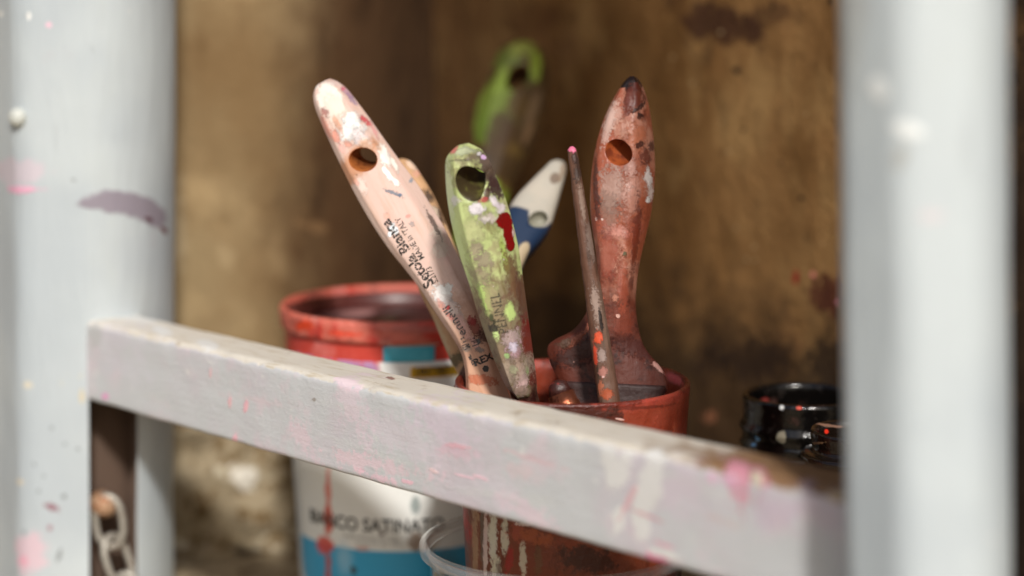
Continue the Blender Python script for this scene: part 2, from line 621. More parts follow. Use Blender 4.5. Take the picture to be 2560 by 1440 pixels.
def leg_paint(name, seed):
    m = Mat(name, 'bfc7c9', .45, .4, seed=seed)
    m.layer(m.ramp(m.noise(9, 4, .5), .40, .64), 'aab3b9', amt=.7)
    m.layer(m.ramp(m.noise(22, 6, .6, off=3, stretch=(1, 1, .3)), .52, .72), 'bdc4c2', amt=.6)
    m.layer(m.ramp(m.noise(30, 5, .6, off=6), .62, .76), 'b4a8ae', amt=.35)
    m.layer(m.dots(120, .14, .18, off=1), 'e6e2dd', h=.0003)
    m.layer(m.dots(90, .10, .10, off=2), '7d6d70', amt=.8)
    ch_ = m.ramp(m.noise(140, 8, .72, off=31), .655, .675)
    m.layer(ch_, '8f8f88', h=-.0006, amt=.55)
    m.layer(m.ramp(m.noise(75, 8, .7, off=33, stretch=(1, 1, .12)), .58, .68), 'a3a9ab', amt=.4)
    m.layer(m.ramp(m.noise(60, 7, .7, off=37), .66, .70), 'cfc6a8', amt=.5)
    m.bump(m.noise(120, 6, .6, stretch=(1, 1, .2)), .0009)
    return m


mL = leg_paint('left leg paint', 2)
D = Decals(mL, meL, I4)
st = mL.math('MAXIMUM', D.spot(345, 525, 105, 42, 18, .12, 200, .2, deep=.06), D.spot(255, 506, 70, 19, -4, .12, 200, .3, deep=.06))
cut = D.spot(310, 606, 130, 72, 14, .1, 200, .15, deep=.08)
st = mL.mul(st, mL.inv(cut))
mL.layer(st, '8f8892', h=.0004)
mL.layer(D.spot(372, 549, 12, 7, 20, .4, 300, .3), '5c3a44')
mL.layer(D.spot(412, 576, 12, 8, 50, .4, 300, .3), '6a2f33')
mL.layer(D.spot(30, 430, 60, 42, 0, .4, 120, .3), 'c6bcc4', amt=.9)
mL.layer(D.spot(45, 474, 46, 11, 4, .4, 200, .3), 'e0a9c0', h=.0004)
mL.layer(D.spot(122, 62, 9, 9, 0, .2, 300, .3), 'e2bccb')
mL.layer(D.spot(2, 35, 7, 7, 0, .2, 300, .3), 'ecebe6')
mL.layer(D.spot(72, 40, 6, 12, 0, .2, 300, .3), 'eeeeea')
mL.layer(D.spot(130, 1268, 18, 9, 10, .7, 300, .3, dry=.3), '8a5a66', amt=.9)
mL.layer(D.spot(125, 1320, 8, 9, 0, .5, 300, .3), '9b6a78', amt=.8)
mL.layer(D.spot(160, 1242, 6, 8, 0, .5, 300, .3), '777a7c', amt=.8)
mL.layer(D.spot(148, 1390, 7, 22, 15, .6, 300, .4), '808486', amt=.8)
mL.layer(D.spot(70, 1390, 50, 55, 0, .8, 90, .5), 'd9b6c0', amt=.7)
mL.layer(D.spot(56, 1402, 14, 16, 0, .6, 200, .4), 'dfa3b4', amt=.8)
mL.layer(D.spot(50, 1205, 12, 9, 0, .5, 200, .4), 'd7c9ae', amt=.8)
mL.layer(D.spot(70, 962, 14, 10, 0, .5, 200, .4), 'd9cfb8', amt=.8)
mL.layer(D.spot(204, 990, 9, 24, 0, .5, 200, .4), 'c9bea2', amt=.9)
for (x, y) in ((97, 1228), (162, 1110), (195, 1122), (130, 1070), (85, 1160), (110, 1190), (60, 1330)):
    mL.layer(D.spot(x, y, 5, 6, 0, .5, 300, .3), '7c8084', amt=.7)
mL.done()
slot_shade = Mat('slot shade brown', '5e4d42', .7, .2, seed=73)  # dark brown that paints the crossbar's shadow into the slot
slot_shade.layer(slot_shade.ramp(slot_shade.noise(60, 6, .6, stretch=(1, 1, .2)), .45, .65), '443730'); slot_shade.bump(slot_shade.noise(200), .0006); slot_shade.done()
legL = link('leg', meL, [mL, slot_shade], ladder, I4)
for p in meL.polygons:
    c = p.center - r * (-1 * (zmid - p.center.z) * .052) - R0
    if p.center.z < zbot + .0035 and c.y < .085 and -.006 < c.x < .0268 and c.y > .012 and c.y > .9 * c.x + .004: p.material_index = 1
tag(legL, 'ladder leg with a grey-purple paint smear')

mR = leg_paint('right leg paint', 6)
D = Decals(mR, meR, I4)
mR.layer(D.spot(2196, 222, 26, 38, -20, .15, 100, .3), 'e6eae8', h=.0005)
mR.layer(D.spot(2270, 325, 52, 22, 16, .15, 100, .3), 'e6eae8', h=.0005)
mR.layer(D.spot(2250, 395, 26, 40, 20, .4, 100, .6), 'a9a8a0', amt=.6)
mR.layer(D.spot(2120, 40, 60, 260, 0, .5, 40, .9), 'a9aaa4', amt=.6)
mR.layer(D.spot(2330, 540, 40, 20, 0, .5, 80, .8), 'd9c6c8', amt=.5)
mR.done()
legR = link('leg', meR, mR, ladder, I4)

# crossbar
TH = .030
nu = 160
U0 = R0 - n * .002
prof0 = []
hz = (ztop - zbot)
pl = round_poly([Vector((0, zbot, 0)), Vector((0, ztop, 0)), Vector((-TH, ztop, 0)), Vector((-TH, zbot, 0))], [.0028, .0045, .004, .003], 6)
# finer front face
def densify(pts, step):
    out = []
    for i, p in enumerate(pts):
        q = pts[(i + 1) % len(pts)]
        k = max(1, int((q - p).length / step))
        for j in range(k): out.append(p + (q - p) * j / k)
    return out
pl = densify(pl, .003)
rings = []
Lr = L + .012
for k in range(nu + 1):
    u = -.003 + (Lr + .003) * k / nu
    rg = []
    for p in pl:
        v, z = p.x, p.y
        q = Vector((u * 60, v * 80, z * 80))
        e = .0003 * noise.noise(q) + .00015 * noise.noise(q * 3)
        edge = max(0, 1 - ((v) ** 2 + (z - ztop) ** 2) ** .5 / .010)
        e -= edge * (.0016 * max(0, noise.noise(Vector((u * 45, 3, 1))) + .5 * noise.noise(Vector((u * 190, 5, 1))) + .1) + .0022 * max(0, noise.noise(Vector((u * 110, 8, 4))) - .25))
        cc = Vector((-TH / 2, zmid))
        dv = Vector((v - cc.x, z - cc.y)); dv.normalize()
        sag = -.0009 * sin(pi * u / Lr)
        rg.append(U0 + r * u + n * (v + dv.x * e) + Vector((0, 0, z + dv.y * e + sag)))
    rings.append(rg)
meB = loft(rings)
mB = Mat('crossbar paint', 'c6c8c9', .55, .35, seed=9)
# streaks run along the bar
ru = mB.vmath('DOT_PRODUCT', mB.P, tuple(r))
cx = mB.nt.nodes.new('ShaderNodeCombineXYZ')
mB.nt.links.new(mB.math('MULTIPLY', ru, .12), cx.inputs[0])
mB.nt.links.new(mB.axis(2), cx.inputs[2])
mB.nt.links.new(mB.vmath('DOT_PRODUCT', mB.P, tuple(n)), cx.inputs[1])
Pold = mB.P
mB.P = cx.outputs[0]
grain = mB.noise(420, 5, .6)
streak = mB.noise(90, 5, .6, off=4)
mB.P = Pold
mB.layer(mB.ramp(mB.noise(16, 5, .6), .44, .62), 'c9bfc6', amt=.7)
mB.layer(mB.ramp(mB.noise(30, 6, .65, off=3), .52, .66), 'd5c5cb', amt=.7)
mB.layer(mB.ramp(streak, .55, .72), 'cbccc9', amt=.7)
mB.layer(mB.ramp(mB.noise(60, 6, .7, off=5), .60, .70), 'e2e0dc', amt=.7)
mB.layer(mB.ramp(mB.noise(200, 4, .7, off=6), .66, .74), 'a8a49c', amt=.5)
D = Decals(mB, meB, I4)
# worn top
tp = mB.ramp(mB.math('ADD', mB.axis(2), mB.math('MULTIPLY', mB.math('SUBTRACT', mB.noise(130, 5, .65, off=8), .5), .007)), ztop - .0036, ztop - .0022)
mB.layer(tp, 'd6cfc2', h=-.0006)
mB.layer(mB.mul(tp, mB.ramp(grain, .52, .66)), 'bfb198', amt=.8)
mB.layer(mB.mul(tp, mB.ramp(mB.noise(90, 6, .7, off=10), .60, .68)), '9d8a70', amt=.7)
uL = mB.math('SUBTRACT', ru, R0.dot(r))
right = mB.ramp(mB.math('ADD', uL, mB.math('MULTIPLY', mB.math('SUBTRACT', mB.noise(50, 5, .6, off=12), .5), .16)), L * .76, L * .86)
mB.layer(mB.mul(tp, right), '8a6a4c')
mB.layer(mB.mul(mB.mul(tp, right), mB.ramp(grain, .5, .7)), '6b4e36')
# placed marks
for (x, y, a, b, t, c, am) in (
    (880, 1010, 150, 34, 70, 'd9c6ce', .8), (1000, 1090, 130, 60, 20, 'd7c9d2', .6), (760, 1100, 90, 22, 62, 'e0c8d0', .8),
    (930, 1160, 150, 24, 14, 'e7c8d0', .8), (1110, 1060, 120, 50, 30, 'd4c6d2', .8), (1150, 1130, 70, 20, 5, 'dcb9c4', .7),
    (950, 1195, 60, 14, 16, 'efc3cf', .8), (880, 960, 60, 14, 15, 'e4ccd4', .8), (300, 850, 80, 40, 20, 'ccc7cd', .7),
    (310, 920, 90, 40, 15, 'cdcad0', .6), (1330, 1290, 100, 26, 30, 'e6c9d2', .7), (1250, 1220, 120, 50, 60, 'd6cad2', .6),
    (1340, 1150, 90, 8, 18, 'd9b3b6', .6), (1300, 1180, 40, 20, 18, 'd8c2c4', .6), (1700, 1220, 60, 90, 30, 'd0c2cc', .7),
    (1930, 1280, 70, 60, 10, 'c8b4c4', .8), (1800, 1300, 60, 14, 16, 'd0b4b0', .5), (2060, 1280, 60, 50, 10, 'ccb6c4', .6),
    (1660, 1390, 60, 24, 16, 'dcc4cc', .7), (640, 1000, 80, 12, 10, 'd8c4c8', .5)):
    mB.layer(D.spot(x, y, a, b, t, .9, 110, .6, deep=.03, dry=.45), c, amt=am * .75)
for (x, y, a, b, t, c) in (
    (262, 990, 9, 9, 0, 'e98fc4'), (615, 1015, 8, 20, 8, 'eeb4bd'), (587, 1098, 7, 17, 0, 'f1b9c4'), (575, 1005, 6, 16, 8, 'e7b8bc'), (527, 930, 4, 16, 0, 'e2bcc0'),
    (1850, 1170, 42, 24, 15, 'd894a6'), (1900, 1180, 24, 16, 20, 'd0889a'), (1825, 1200, 26, 18, 30, 'e0adc4'), (1780, 1195, 16, 16, 0, 'dcb8cc'),
    (1640, 1395, 42, 12, 16, 'ea86ac'), (1200, 1193, 26, 5, 18, 'f2cdd8'), (1085, 1178, 16, 5, 30, 'f0d3d4'), (1110, 1255, 8, 10, 0, 'f2e4dc'),
    (1160, 1190, 30, 4, 14, 'efc9d4'), (1140, 1115, 36, 7, 8, 'e3b4be'), (1890, 1190, 18, 22, 0, 'd6cdb4'), (2090, 1240, 24, 18, 0, 'c4ab86'),
    (2020, 1205, 24, 14, 10, '8f7c84'), (975, 945, 12, 4, 10, '8a5a50'), (1660, 1362, 30, 6, 20, 'd9a7b4'), (1020, 1205, 20, 6, 16, 'efc0cc')):
    mB.layer(D.spot(x, y, a, b, t, .6, 300, .35, dry=.25), c, h=.0003, rough=.35, amt=.85)
wb = None
for (x, y, a, b, t) in ((1545, 1180, 34, 60, 20), (1525, 1150, 28, 44, -20), (1620, 1220, 40, 78, 10), (1600, 1290, 26, 60, 0), (1548, 1300, 20, 46, 10), (1605, 1325, 22, 40, 4), (1640, 1140, 36, 28, 20), (1665, 1385, 50, 14, 16), (405, 825, 30, 14, 15), (520, 860, 34, 12, 15), (345, 790, 90, 16, 10)):
    s_ = D.spot(x, y, a, b, t, .45, 200, .35, dry=.2)
    wb = s_ if wb is None else mB.math('MAXIMUM', wb, s_)
mB.layer(wb, 'dddcd8', h=.0002, amt=.9)
mB.layer(D.spot(1572, 1250, 10, 56, 24, .6, 200, .4), 'd9b0b4', amt=.8)
mB.layer(D.spot(1620, 1290, 60, 5, 22, .5, 200, .4), 'c99098', amt=.7)
mB.layer(D.spot(236, 838, 22, 40, 0, .3, 200, .4), 'b4b5b2', amt=.6)
mB.layer(D.spot(785, 1000, 7, 5, 0, .8, 600, .4, dry=.4), '8d8276', amt=.7)
mB.bump(grain, .0002)
mB.bump(streak, .0002)
mB.bump(mB.noise(350, 6, .7, off=20), .0004)
mB.done()
bar = link('crossbar', meB, mB, ladder, I4)
tag(bar, 'crossbar with pink smears and a worn top edge')


def screw_mesh(p, nr, rad, h):
    x = nr.orthogonal().normalized(); y = nr.cross(x)
    rings = []
    for (rr, hh) in ((1, -.3), (1, .25), (.92, .6), (.72, .85), (.4, .98), (.1, 1.0)):
        rings.append([p + nr * hh * h + (x * cos(2 * pi * j / 20) + y * sin(2 * pi * j / 20)) * rr * rad for j in range(20)])
    return loft(rings)


tL = bvh(meL, I4)
hit, nr, _, _ = tL.ray_cast(CAM, ray(48, 293).normalized())
sm = Mat('painted screw', 'c3c6bf', .5); sm.bump(sm.noise(500), .0006); sm.done()
link('screw', screw_mesh(hit, nr, .005, .005), sm, legL, I4)
nb = r.copy()
dq = ray(262, 1262)
pq = R0 - r * ((zmid - .07) * .052) + Vector((.006, .012, 0))
hb = CAM + dq * ((pq - CAM).dot(nb) / dq.dot(nb)) - nb * .004
link_post = None
rust = Mat('rusty screw', 'b59678', .55, .5, metal=.2, seed=3)
rust.layer(rust.ramp(rust.noise(500, 5, .6), .45, .6), '8a4a22')
rust.layer(rust.ramp(rust.noise(300, 5, .6, off=3), .55, .65), 'cbb9a8')
rust.bump(rust.noise(700), .0006); rust.done()
link('screw', screw_mesh(hb, nb, .0072, .010), rust, legL, I4)
link('screw_shank', tube([hb - nb * .03, hb - nb * .01, hb + nb * .001], .003), rust, legL, I4)

# chain
cm = Mat('chain metal', 'a8a49a', .5, .5, metal=.5, seed=5)
cm.layer(cm.ramp(cm.noise(300, 4, .6), .55, .68), '7a5f48', rough=.7)
cm.bump(cm.noise(500), .0003); cm.done()
pc = hb + nb * .0062
ch = empty('metal_chain', Matrix.Translation(pc))
tag(ch, 'steel link chain hung from the rusty screw in the ladder leg', 'chain')


def link_mesh(c, ax, side, ln, wd, wr):
    path = []
    for k in range(48):
        a = 2 * pi * k / 48
        x = cos(a); y = sin(a)
        sx = (abs(x) ** .75) * (1 if x > 0 else -1) * ln / 2
        path.append((sx, y * wd / 2))
    rings = []
    nn = ax.cross(side).normalized()
    for k in range(48):
        p = c + ax * path[k][0] + side * path[k][1]
        q0, q1 = path[k - 1], path[(k + 1) % 48]
        d = (ax * (q1[0] - q0[0]) + side * (q1[1] - q0[1])).normalized()
        e = d.cross(nn)
        rings.append([p + (nn * cos(2 * pi * j / 14) + e * sin(2 * pi * j / 14)) * wr for j in range(14)])
    V = []; Fa = []
    for r_ in rings: V += r_
    for i in range(48):
        for j in range(14):
            Fa.append((i * 14 + j, i * 14 + (j + 1) % 14, ((i + 1) % 48) * 14 + (j + 1) % 14, ((i + 1) % 48) * 14 + j))
    return mesh_of(V, Fa)


dirs = (nb * .18 + Vector((.14, 0, -1))).normalized()
sd1 = (r.cross(Vector((0, 0, 1))) * 1.0 + RT * .55).normalized()
pts = [pc + Vector((0.001, 0, -.009))]
axs = [(Vector((.10, -.03, -1))).normalized(), Vector((.30, -.04, -1)).normalized(), Vector((.36, -.02, -1)).normalized(), Vector((.42, .0, -1)).normalized()]
p = pc + axs[0] * .009
for k in range(4):
    ax = axs[k]
    sd = RT if k % 2 == 0 else Vector((.55, .75, .3)).normalized()
    sd = (sd - ax * sd.dot(ax)).normalized()
    link('link', link_mesh(p, ax, sd, .0285, .0150, .0020), cm, ch, I4)
    if k < 3: p = p + ax * .0113 + axs[k + 1] * .0113


# ------------------------------------------------------------------ lathe things
def place(px, py, d, z=None):
    q = W(px, py, d)
    return Vector((q.x, q.y, q.z if z is None else z))


# paint bucket
bc = place(1003, 757, 1.10)
BZ, BR = bc.z, .0668
bmw = Matrix.Translation((bc.x, bc.y, 0))
bucket = empty('paint_bucket', bmw)
tag(bucket, 'red rimmed paint bucket with white and blue label behind the brush cup', 'bucket')


def br(z): return BR - .0022 - (BZ - z) * .045
body = fine([(0.0005, .001), (br(0) - .002, .0005), (br(.003), .003), (br(BZ - .003), BZ - .003)], .004)
inner = fine([(br(BZ) - .002, BZ - .003), (br(.004) - .002, .004), (0.0005, .004)], .008)
bm_ = lathe(body + inner, 128)
mb = Mat('bucket plastic', 'c9d0d6', .35, .5, seed=12)
DB = Decals(mb, bm_, bmw)
zc = mb.axis(2)
redtop = mb.ramp(mb.math('ADD', zc, mb.math('MULTIPLY', mb.math('SUBTRACT', mb.noise(70, 5, .6, stretch=(1, 1, .3)), .5), .03)), BZ - .030, BZ - .022)
mb.layer(redtop, 'c8483c', h=.0006)
mb.layer(mb.mul(redtop, mb.ramp(mb.noise(60, 5, .6, off=4), .5, .66)), 'd98078', amt=.8)
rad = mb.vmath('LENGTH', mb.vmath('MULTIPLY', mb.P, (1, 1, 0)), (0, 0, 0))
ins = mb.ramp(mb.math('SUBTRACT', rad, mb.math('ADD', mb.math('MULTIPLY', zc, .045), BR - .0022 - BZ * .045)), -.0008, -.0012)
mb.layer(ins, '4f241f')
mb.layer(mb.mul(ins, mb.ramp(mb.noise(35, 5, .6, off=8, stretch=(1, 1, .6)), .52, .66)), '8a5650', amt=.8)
mb.done()
link('body', bm_, mb, bucket, bmw)

rim = [(BR - .0035, BZ - .002), (BR - .0032, BZ - .0003), (BR - .0018, BZ + .0006), (BR - .0004, BZ - .0004), (BR + .0002, BZ - .003), (BR - .0004, BZ - .0105), (BR - .0016, BZ - .0118), (BR - .004, BZ - .0118)]
rme = lathe(fine(rim, .0012), 160, close=True, wob=.0011)
mr = Mat('red smeared rim', 'd06c5a', .4, .5, seed=13)
mr.layer(mr.ramp(mr.noise(60, 5, .6), .48, .62), 'c43c30')
mr.layer(mr.ramp(mr.noise(90, 5, .6, off=3), .54, .68), 'd88a80', amt=.9)
mr.layer(mr.ramp(mr.noise(40, 5, .6, off=6), .60, .72), 'a0443a', amt=.6)
DR = Decals(mr, rme, bmw)
mr.layer(DR.spot(760, 815, 26, 16, 0, .5, 120, .4), 'd2421f')
mr.layer(DR.spot(860, 835, 60, 8, 4, .5, 120, .4), 'e0482c')
mr.layer(DR.spot(1050, 825, 120, 12, 0, .5, 120, .5), 'b8685e', amt=.8)
mr.layer(mr.ramp(mr.noise(130, 7, .7, off=12), .56, .64), '7a342c', amt=.7)
mr.bump(mr.noise(120, 6, .65), .0025); mr.done()
link('rim', rme, mr, bucket, bmw)

# contents
cs = Mat('half dried paint', '2a1512', .3, .5, seed=14)
cme = lathe(fine([(.0003, 0), (br(BZ - .013) - .0018, 0), (br(BZ - .013) - .0018, -.004), (.0003, -.004)], .006), 96)
for v in cme.vertices: v.co.z += BZ - .0125 + .0022 * noise.noise(v.co * 45)
DC = Decals(cs, cme, bmw)
cs.layer(cs.ramp(cs.noise(30, 5, .6), .48, .62), '5a2a26')
cs.layer(DC.spot(890, 776, 95, 16, -8, .4, 90, .4), 'b08480')
cs.layer(DC.spot(1040, 785, 90, 14, -12, .4, 90, .4), '1b1210')
cs.layer(DC.spot(960, 797, 40, 5, 0, .4, 70, .4), '3c4a22', amt=.8)
cs.layer(cs.ramp(cs.noise(70, 6, .65, off=5), .56, .66), '8a5a56', amt=.8)
cs.bump(cs.noise(60, 6), .006); cs.done()
link('paint', cme, cs, bucket, bmw)


# wrapped label: a curved shell that stands proud of the body, with printed fields
def wrap_point(px, py, off):
    """point of the bucket wall under a pixel"""
    d = ray(px, py)
    lo, hi = .6, 1.1
    for _ in range(60):
        k = (lo + hi) / 2
        q = CAM + d * k
        if math.hypot(q.x - bc.x, q.y - bc.y) > br(q.z) + off: lo = k
        else: hi = k
    q = CAM + d * lo
    return q


def wrap(pts3):
    return pts3


def ang_z(px, py):
    q = wrap_point(px, py, .0004)
    return atan2(q.x - bc.x, -(q.y - bc.y)), q.z


def cyl(a, z, off):
    R = br(z) + off
    return Vector((bc.x + R * sin(a), bc.y - R * cos(a), z))


def panel(a0, a1, z0, z1, off, corner=.004, na=60, nz=30, thick=.00025):
    """rounded panel bent round the bucket"""
    outer = []
    V = []; Fa = []
    Rm = br((z0 + z1) / 2)
    for side in (off, off - thick):
        for j in range(nz + 1):
            z = z0 + (z1 - z0) * j / nz
            e = min(z - z0, z1 - z)
            ins = 0
            if e < corner: ins = corner - sqrt(max(0, corner ** 2 - (corner - e) ** 2))
            da = ins / Rm
            for i in range(na + 1):
                a = a0 + da + (a1 - a0 - 2 * da) * i / na
                V.append(cyl(a, z, side))
    m = (nz + 1) * (na + 1)
    for s in range(2):
        for j in range(nz):
            for i in range(na):
                a = s * m + j * (na + 1) + i
                Fa.append((a, a + 1, a + na + 2, a + na + 1))
    bd = [i for i in range(na + 1)] + [j * (na + 1) + na for j in range(1, nz + 1)] + [nz * (na + 1) + i for i in range(na - 1, -1, -1)] + [j * (na + 1) for j in range(nz - 1, 0, -1)]
    for k in range(len(bd)):
        a, b = bd[k], bd[(k + 1) % len(bd)]
        Fa.append((a, b, m + b, m + a))
    return mesh_of(V, Fa)


def text_mesh(txt, bold=0.0, size=1.0, shear=0.0, spacing=1.0):
    cu = bpy.data.curves.new('t', 'FONT')
    cu.body = txt; cu.size = size; cu.offset = bold; cu.shear = shear
    cu.space_character = spacing
    cu.resolution_u = 3
    cu.align_x = 'LEFT'; cu.align_y = 'CENTER'
    ob = bpy.data.objects.new('t', cu); C.objects.link(ob)
    bpy.context.view_layer.update()
    me = bpy.data.meshes.new_from_object(ob.evaluated_get(bpy.context.evaluated_depsgraph_get()))
    bpy.data.objects.remove(ob); bpy.data.curves.remove(cu)
    bm = bmesh.new(); bm.from_mesh(me); bpy.data.meshes.remove(me)
    bmesh.ops.triangulate(bm, faces=bm.faces)
    for _ in range(2):
        lg = [e for e in bm.edges if e.calc_length() > .22 * size]
        if not lg: break
        bmesh.ops.subdivide_edges(bm, edges=lg, cuts=2)
        bmesh.ops.triangulate(bm, faces=bm.faces)
    V = [v.co.copy() for v in bm.verts]
    Fa = [tuple(v.index for v in f.verts) for f in bm.faces]
    bm.free()
    xs = [v.x for v in V]
    return V, Fa, min(xs), max(xs)


def add_faces(me, V, Fa, mi):
    bm = bmesh.new(); bm.from_mesh(me)
    vs = [bm.verts.new(v) for v in V]
    for f in Fa:
        try:
            ff = bm.faces.new([vs[i] for i in f]); ff.material_index = mi; ff.smooth = True
        except ValueError:
            pass
    bm.to_mesh(me); bm.free()


def simple(name, c, rough=.5, **k):
    m = Mat(name, c, rough, **k); m.bump(m.noise(300), .0002); m.done(); return m


# main label
a0, z1 = ang_z(752, 1182); a0, _ = ang_z(752, 1300); a1 = a0 + 2 * (ang_z(1033, 1300)[0] - a0)
_, zb = ang_z(960, 1500); _, zt = ang_z(1040, 905)
zblue = ang_z(960, 1378)[1]
pm = panel(a0, a1, zb, zt, .0006, .010, 90, 50)
lm_ = Mat('printed label', 'e9eae6', .4, .5, seed=15)
DL = Decals(lm_, pm, I4)
z3 = lm_.axis(2)
blue = lm_.ramp(z3, zblue + .0006, zblue - .0006)
lm_.layer(blue, '35a3cf')
lm_.layer(lm_.mul(blue, DL.spot(1120, 1420, 60, 90, 0, .2, 60, .9)), '0a7f9c')
lm_.layer(DL.spot(860, 1400, 30, 70, 0, .2, 60, .9), '9fcbe0', amt=.6)
for (x, y, a, b, t, c) in (
    (820, 1215, 9, 60, 0, 'df7a6c'), (820, 1300, 13, 50, 0, 'd2472c'), (812, 1365, 26, 26, 0, 'd9402c'), (820, 1420, 9, 60, 0, 'b25a58'),
    (930, 900, 70, 40, 20, 'a86a86'), (840, 905, 70, 40, 10, 'a96a94'), (880, 912, 10, 40, 10, 'b4324a'), (900, 900, 12, 34, 0, '9a84bc'), (955, 890, 12, 40, -20, '54464a'),
    (1038, 1262, 14, 26, 0, '8d9896'), (1040, 1355, 22, 30, 0, '8a705c'), (900, 1372, 26, 8, 0, 'c9a09a'), (955, 1335, 9, 8, 0, '6d5a54'), (885, 1425, 10, 16, -20, '3b3f3c')):
    lm_.layer(DL.spot(x, y, a, b, t, .45, 150, .4, deep=.04), c, amt=.9)
smear = lm_.ramp(lm_.math('ADD', z3, lm_.math('MULTIPLY', lm_.math('SUBTRACT', lm_.noise(90, 6, .65, off=6, stretch=(1, 1, .3)), .5), .02)), ang_z(860, 955)[1] - .004, ang_z(860, 955)[1] + .004)
xx = lm_.ramp(lm_.axis(0), cyl(ang_z(950, 890)[0], .1, 0).x + .001, cyl(ang_z(935, 890)[0], .1, 0).x)
lm_.layer(lm_.mul(smear, xx), 'c8483c')
lm_.layer(lm_.mul(lm_.mul(smear, xx), lm_.ramp(lm_.noise(120, 5, .6, off=8, stretch=(1, 1, .25)), .44, .54)), 'a98ab0', amt=.9)
lm_.layer(lm_.ramp(lm_.axis(0), cyl(ang_z(815, 890)[0], .1, 0).x + .002, cyl(ang_z(800, 890)[0], .1, 0).x), 'c44a3e', amt=0.0)
lm_.done()
pin = simple('black print', '2e2c2a', .5)
gin = simple('grey print', '9d9c98', .5)
lab = None
def wrap_text(me, txt, px0, px1, py, hpx, mi, bold=0.0, off=.00095):
    V, Fa, x0, x1 = text_mesh(txt, bold)
    aa, za = ang_z(px0, py); ab, _ = ang_z(px1, py)
    k = (ab - aa) / (x1 - x0)
    hz_ = hpx * 1.06 / F / .70
    P = [cyl(aa + (v.x - x0) * k, za + v.y * hz_, off) for v in V]
    add_faces(me, P, Fa, mi)
wrap_text(pm, 'BIANCO SATINATO', 778, 1110, 1288, 34, 1, .018)
wrap_text(pm, 'smalto all\'acqua per legno e ferro', 860, 1050, 1337, 13, 2)
wrap_text(pm, 'interno ed esterno', 890, 1040, 1355, 11, 2)
lab = link('label', pm, [lm_, pin, gin], bucket, I4)

# small printed fields of the upper label
b0 = ang_z(958, 888); b1 = ang_z(1086, 888)
pc1 = panel(b0[0], b1[0], ang_z(1030, 905)[1], ang_z(1030, 866)[1], .0010, .0004, 30, 8)
cy = Mat('cyan print', '46a9bf', .45, seed=16); cy.layer(cy.ramp(cy.noise(80), .5, .7), '5cb8cc'); cy.done()
link('cyan_field', pc1, cy, lab, I4)
y0 = ang_z(1026, 930)[0]; y1 = y0 + .62
pc2 = panel(y0, y1, ang_z(1090, 942)[1], ang_z(1090, 915)[1], .0011, .0004, 30, 8)
ye = Mat('yellow print', 'd0a21c', .45, seed=17); ye.done()
wrap_text(pc2, 'CARATTERISTICHE', 1036, 1150, 929, 20, 1, .03, .0014)
for v in pc2.vertices: pass
link('yellow_field', pc2, [ye, pin], lab, I4)
# white cap shape over the cyan field
V = []; Fa = []
ca, cz = ang_z(1033, 866)
cap = []
for k in range(25):
    t = k / 24
    x = -1 + 2 * t
    hgt = .0022 + .0085 * math.exp(-(x * 2.0) ** 2 * 1.4) if abs(x) < .98 else .001
    cap.append((ca + x * (b1[0] - b0[0]) / 2 * .98, hgt))
for (a, hgt) in cap:
    V += [cyl(a, cz + .0003, .0010), cyl(a, cz + hgt, .0010), cyl(a, cz + .0003, .0006), cyl(a, cz + hgt, .0006)]
for k in range(24):
    a = 4 * k
    Fa += [(a, a + 4, a + 5, a + 1), (a + 2, a + 3, a + 7, a + 6), (a + 1, a + 5, a + 7, a + 3), (a, a + 2, a + 6, a + 4)]
Fa += [(0, 1, 3, 2), (96, 98, 99, 97)]
wc = Mat('white print', 'ded6cc', .45, seed=18); wc.done()
link('white_field', mesh_of(V, Fa), wc, lab, I4)

# drips of red paint on the bucket's side
dm = Mat('red drip', 'c8412c', .3, .5, seed=19); dm.layer(dm.ramp(dm.noise(120), .5, .66), 'd9675a'); dm.done()

# ------------------------------------------------------------------ brush cup
cc = place(1431, 955, .94)
CZ, CR = cc.z, .0558
cmw = Matrix.Translation((cc.x, cc.y, .0012))
cup = empty('brush_cup', cmw)
tag(cup, 'paint stained reddish plastic cup full of brushes behind the crossbar', 'cup')
def cr(z): return CR - .0004 - (CZ - z) * .055
prof = fine([(.0005, .0005), (cr(0) - .003, .0005), (cr(.002), .002), (cr(CZ - .002), CZ - .002), (CR - .0006, CZ - .0006), (CR - .0018, CZ), (CR - .0032, CZ - .0006), (cr(CZ) - .004, CZ - .004), (cr(.006) - .003, .006), (.0005, .006)], .003)
cme2 = lathe(prof, 160, wob=.0004)
mc = Mat('stained cup', '9a4430', .35, .5, seed=21)
D = Decals(mc, cme2, cmw)
mc.layer(mc.ramp(mc.noise(28, 5, .6), .45, .62), '86351f')
mc.layer(mc.ramp(mc.noise(50, 6, .65, off=3), .56, .68), 'b4573a', amt=.8)
topz = mc.ramp(mc.math('ADD', mc.axis(2), mc.math('MULTIPLY', mc.math('SUBTRACT', mc.noise(60, 5, .6, off=5), .5), .016)), CZ - .006, CZ - .0005)
mc.layer(topz, 'a8463a', amt=.7)
mc.layer(D.spot(1695, 948, 26, 18, 30, .4, 120, .5, deep=.006), 'd0606a')
mc.layer(D.spot(1560, 1020, 180, 6, 0, .5, 150, .5), '4a1a10', amt=.6)
mc.layer(D.spot(1440, 1025, 130, 26, 8, .5, 150, .5, dry=.2), '33201a', amt=.85)
mc.layer(D.spot(1530, 1060, 40, 30, 0, .5, 200, .4, dry=.3), '3a1a14', amt=.7)
mc.layer(D.spot(1550, 1048, 14, 3, 10, .3, 400, .3), 'd8b0a4')
mc.layer(D.spot(1160, 985, 26, 40, 20, .4, 100, .5), 'e07066', amt=.7)
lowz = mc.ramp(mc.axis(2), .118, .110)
mc.layer(lowz, '7c3a24')
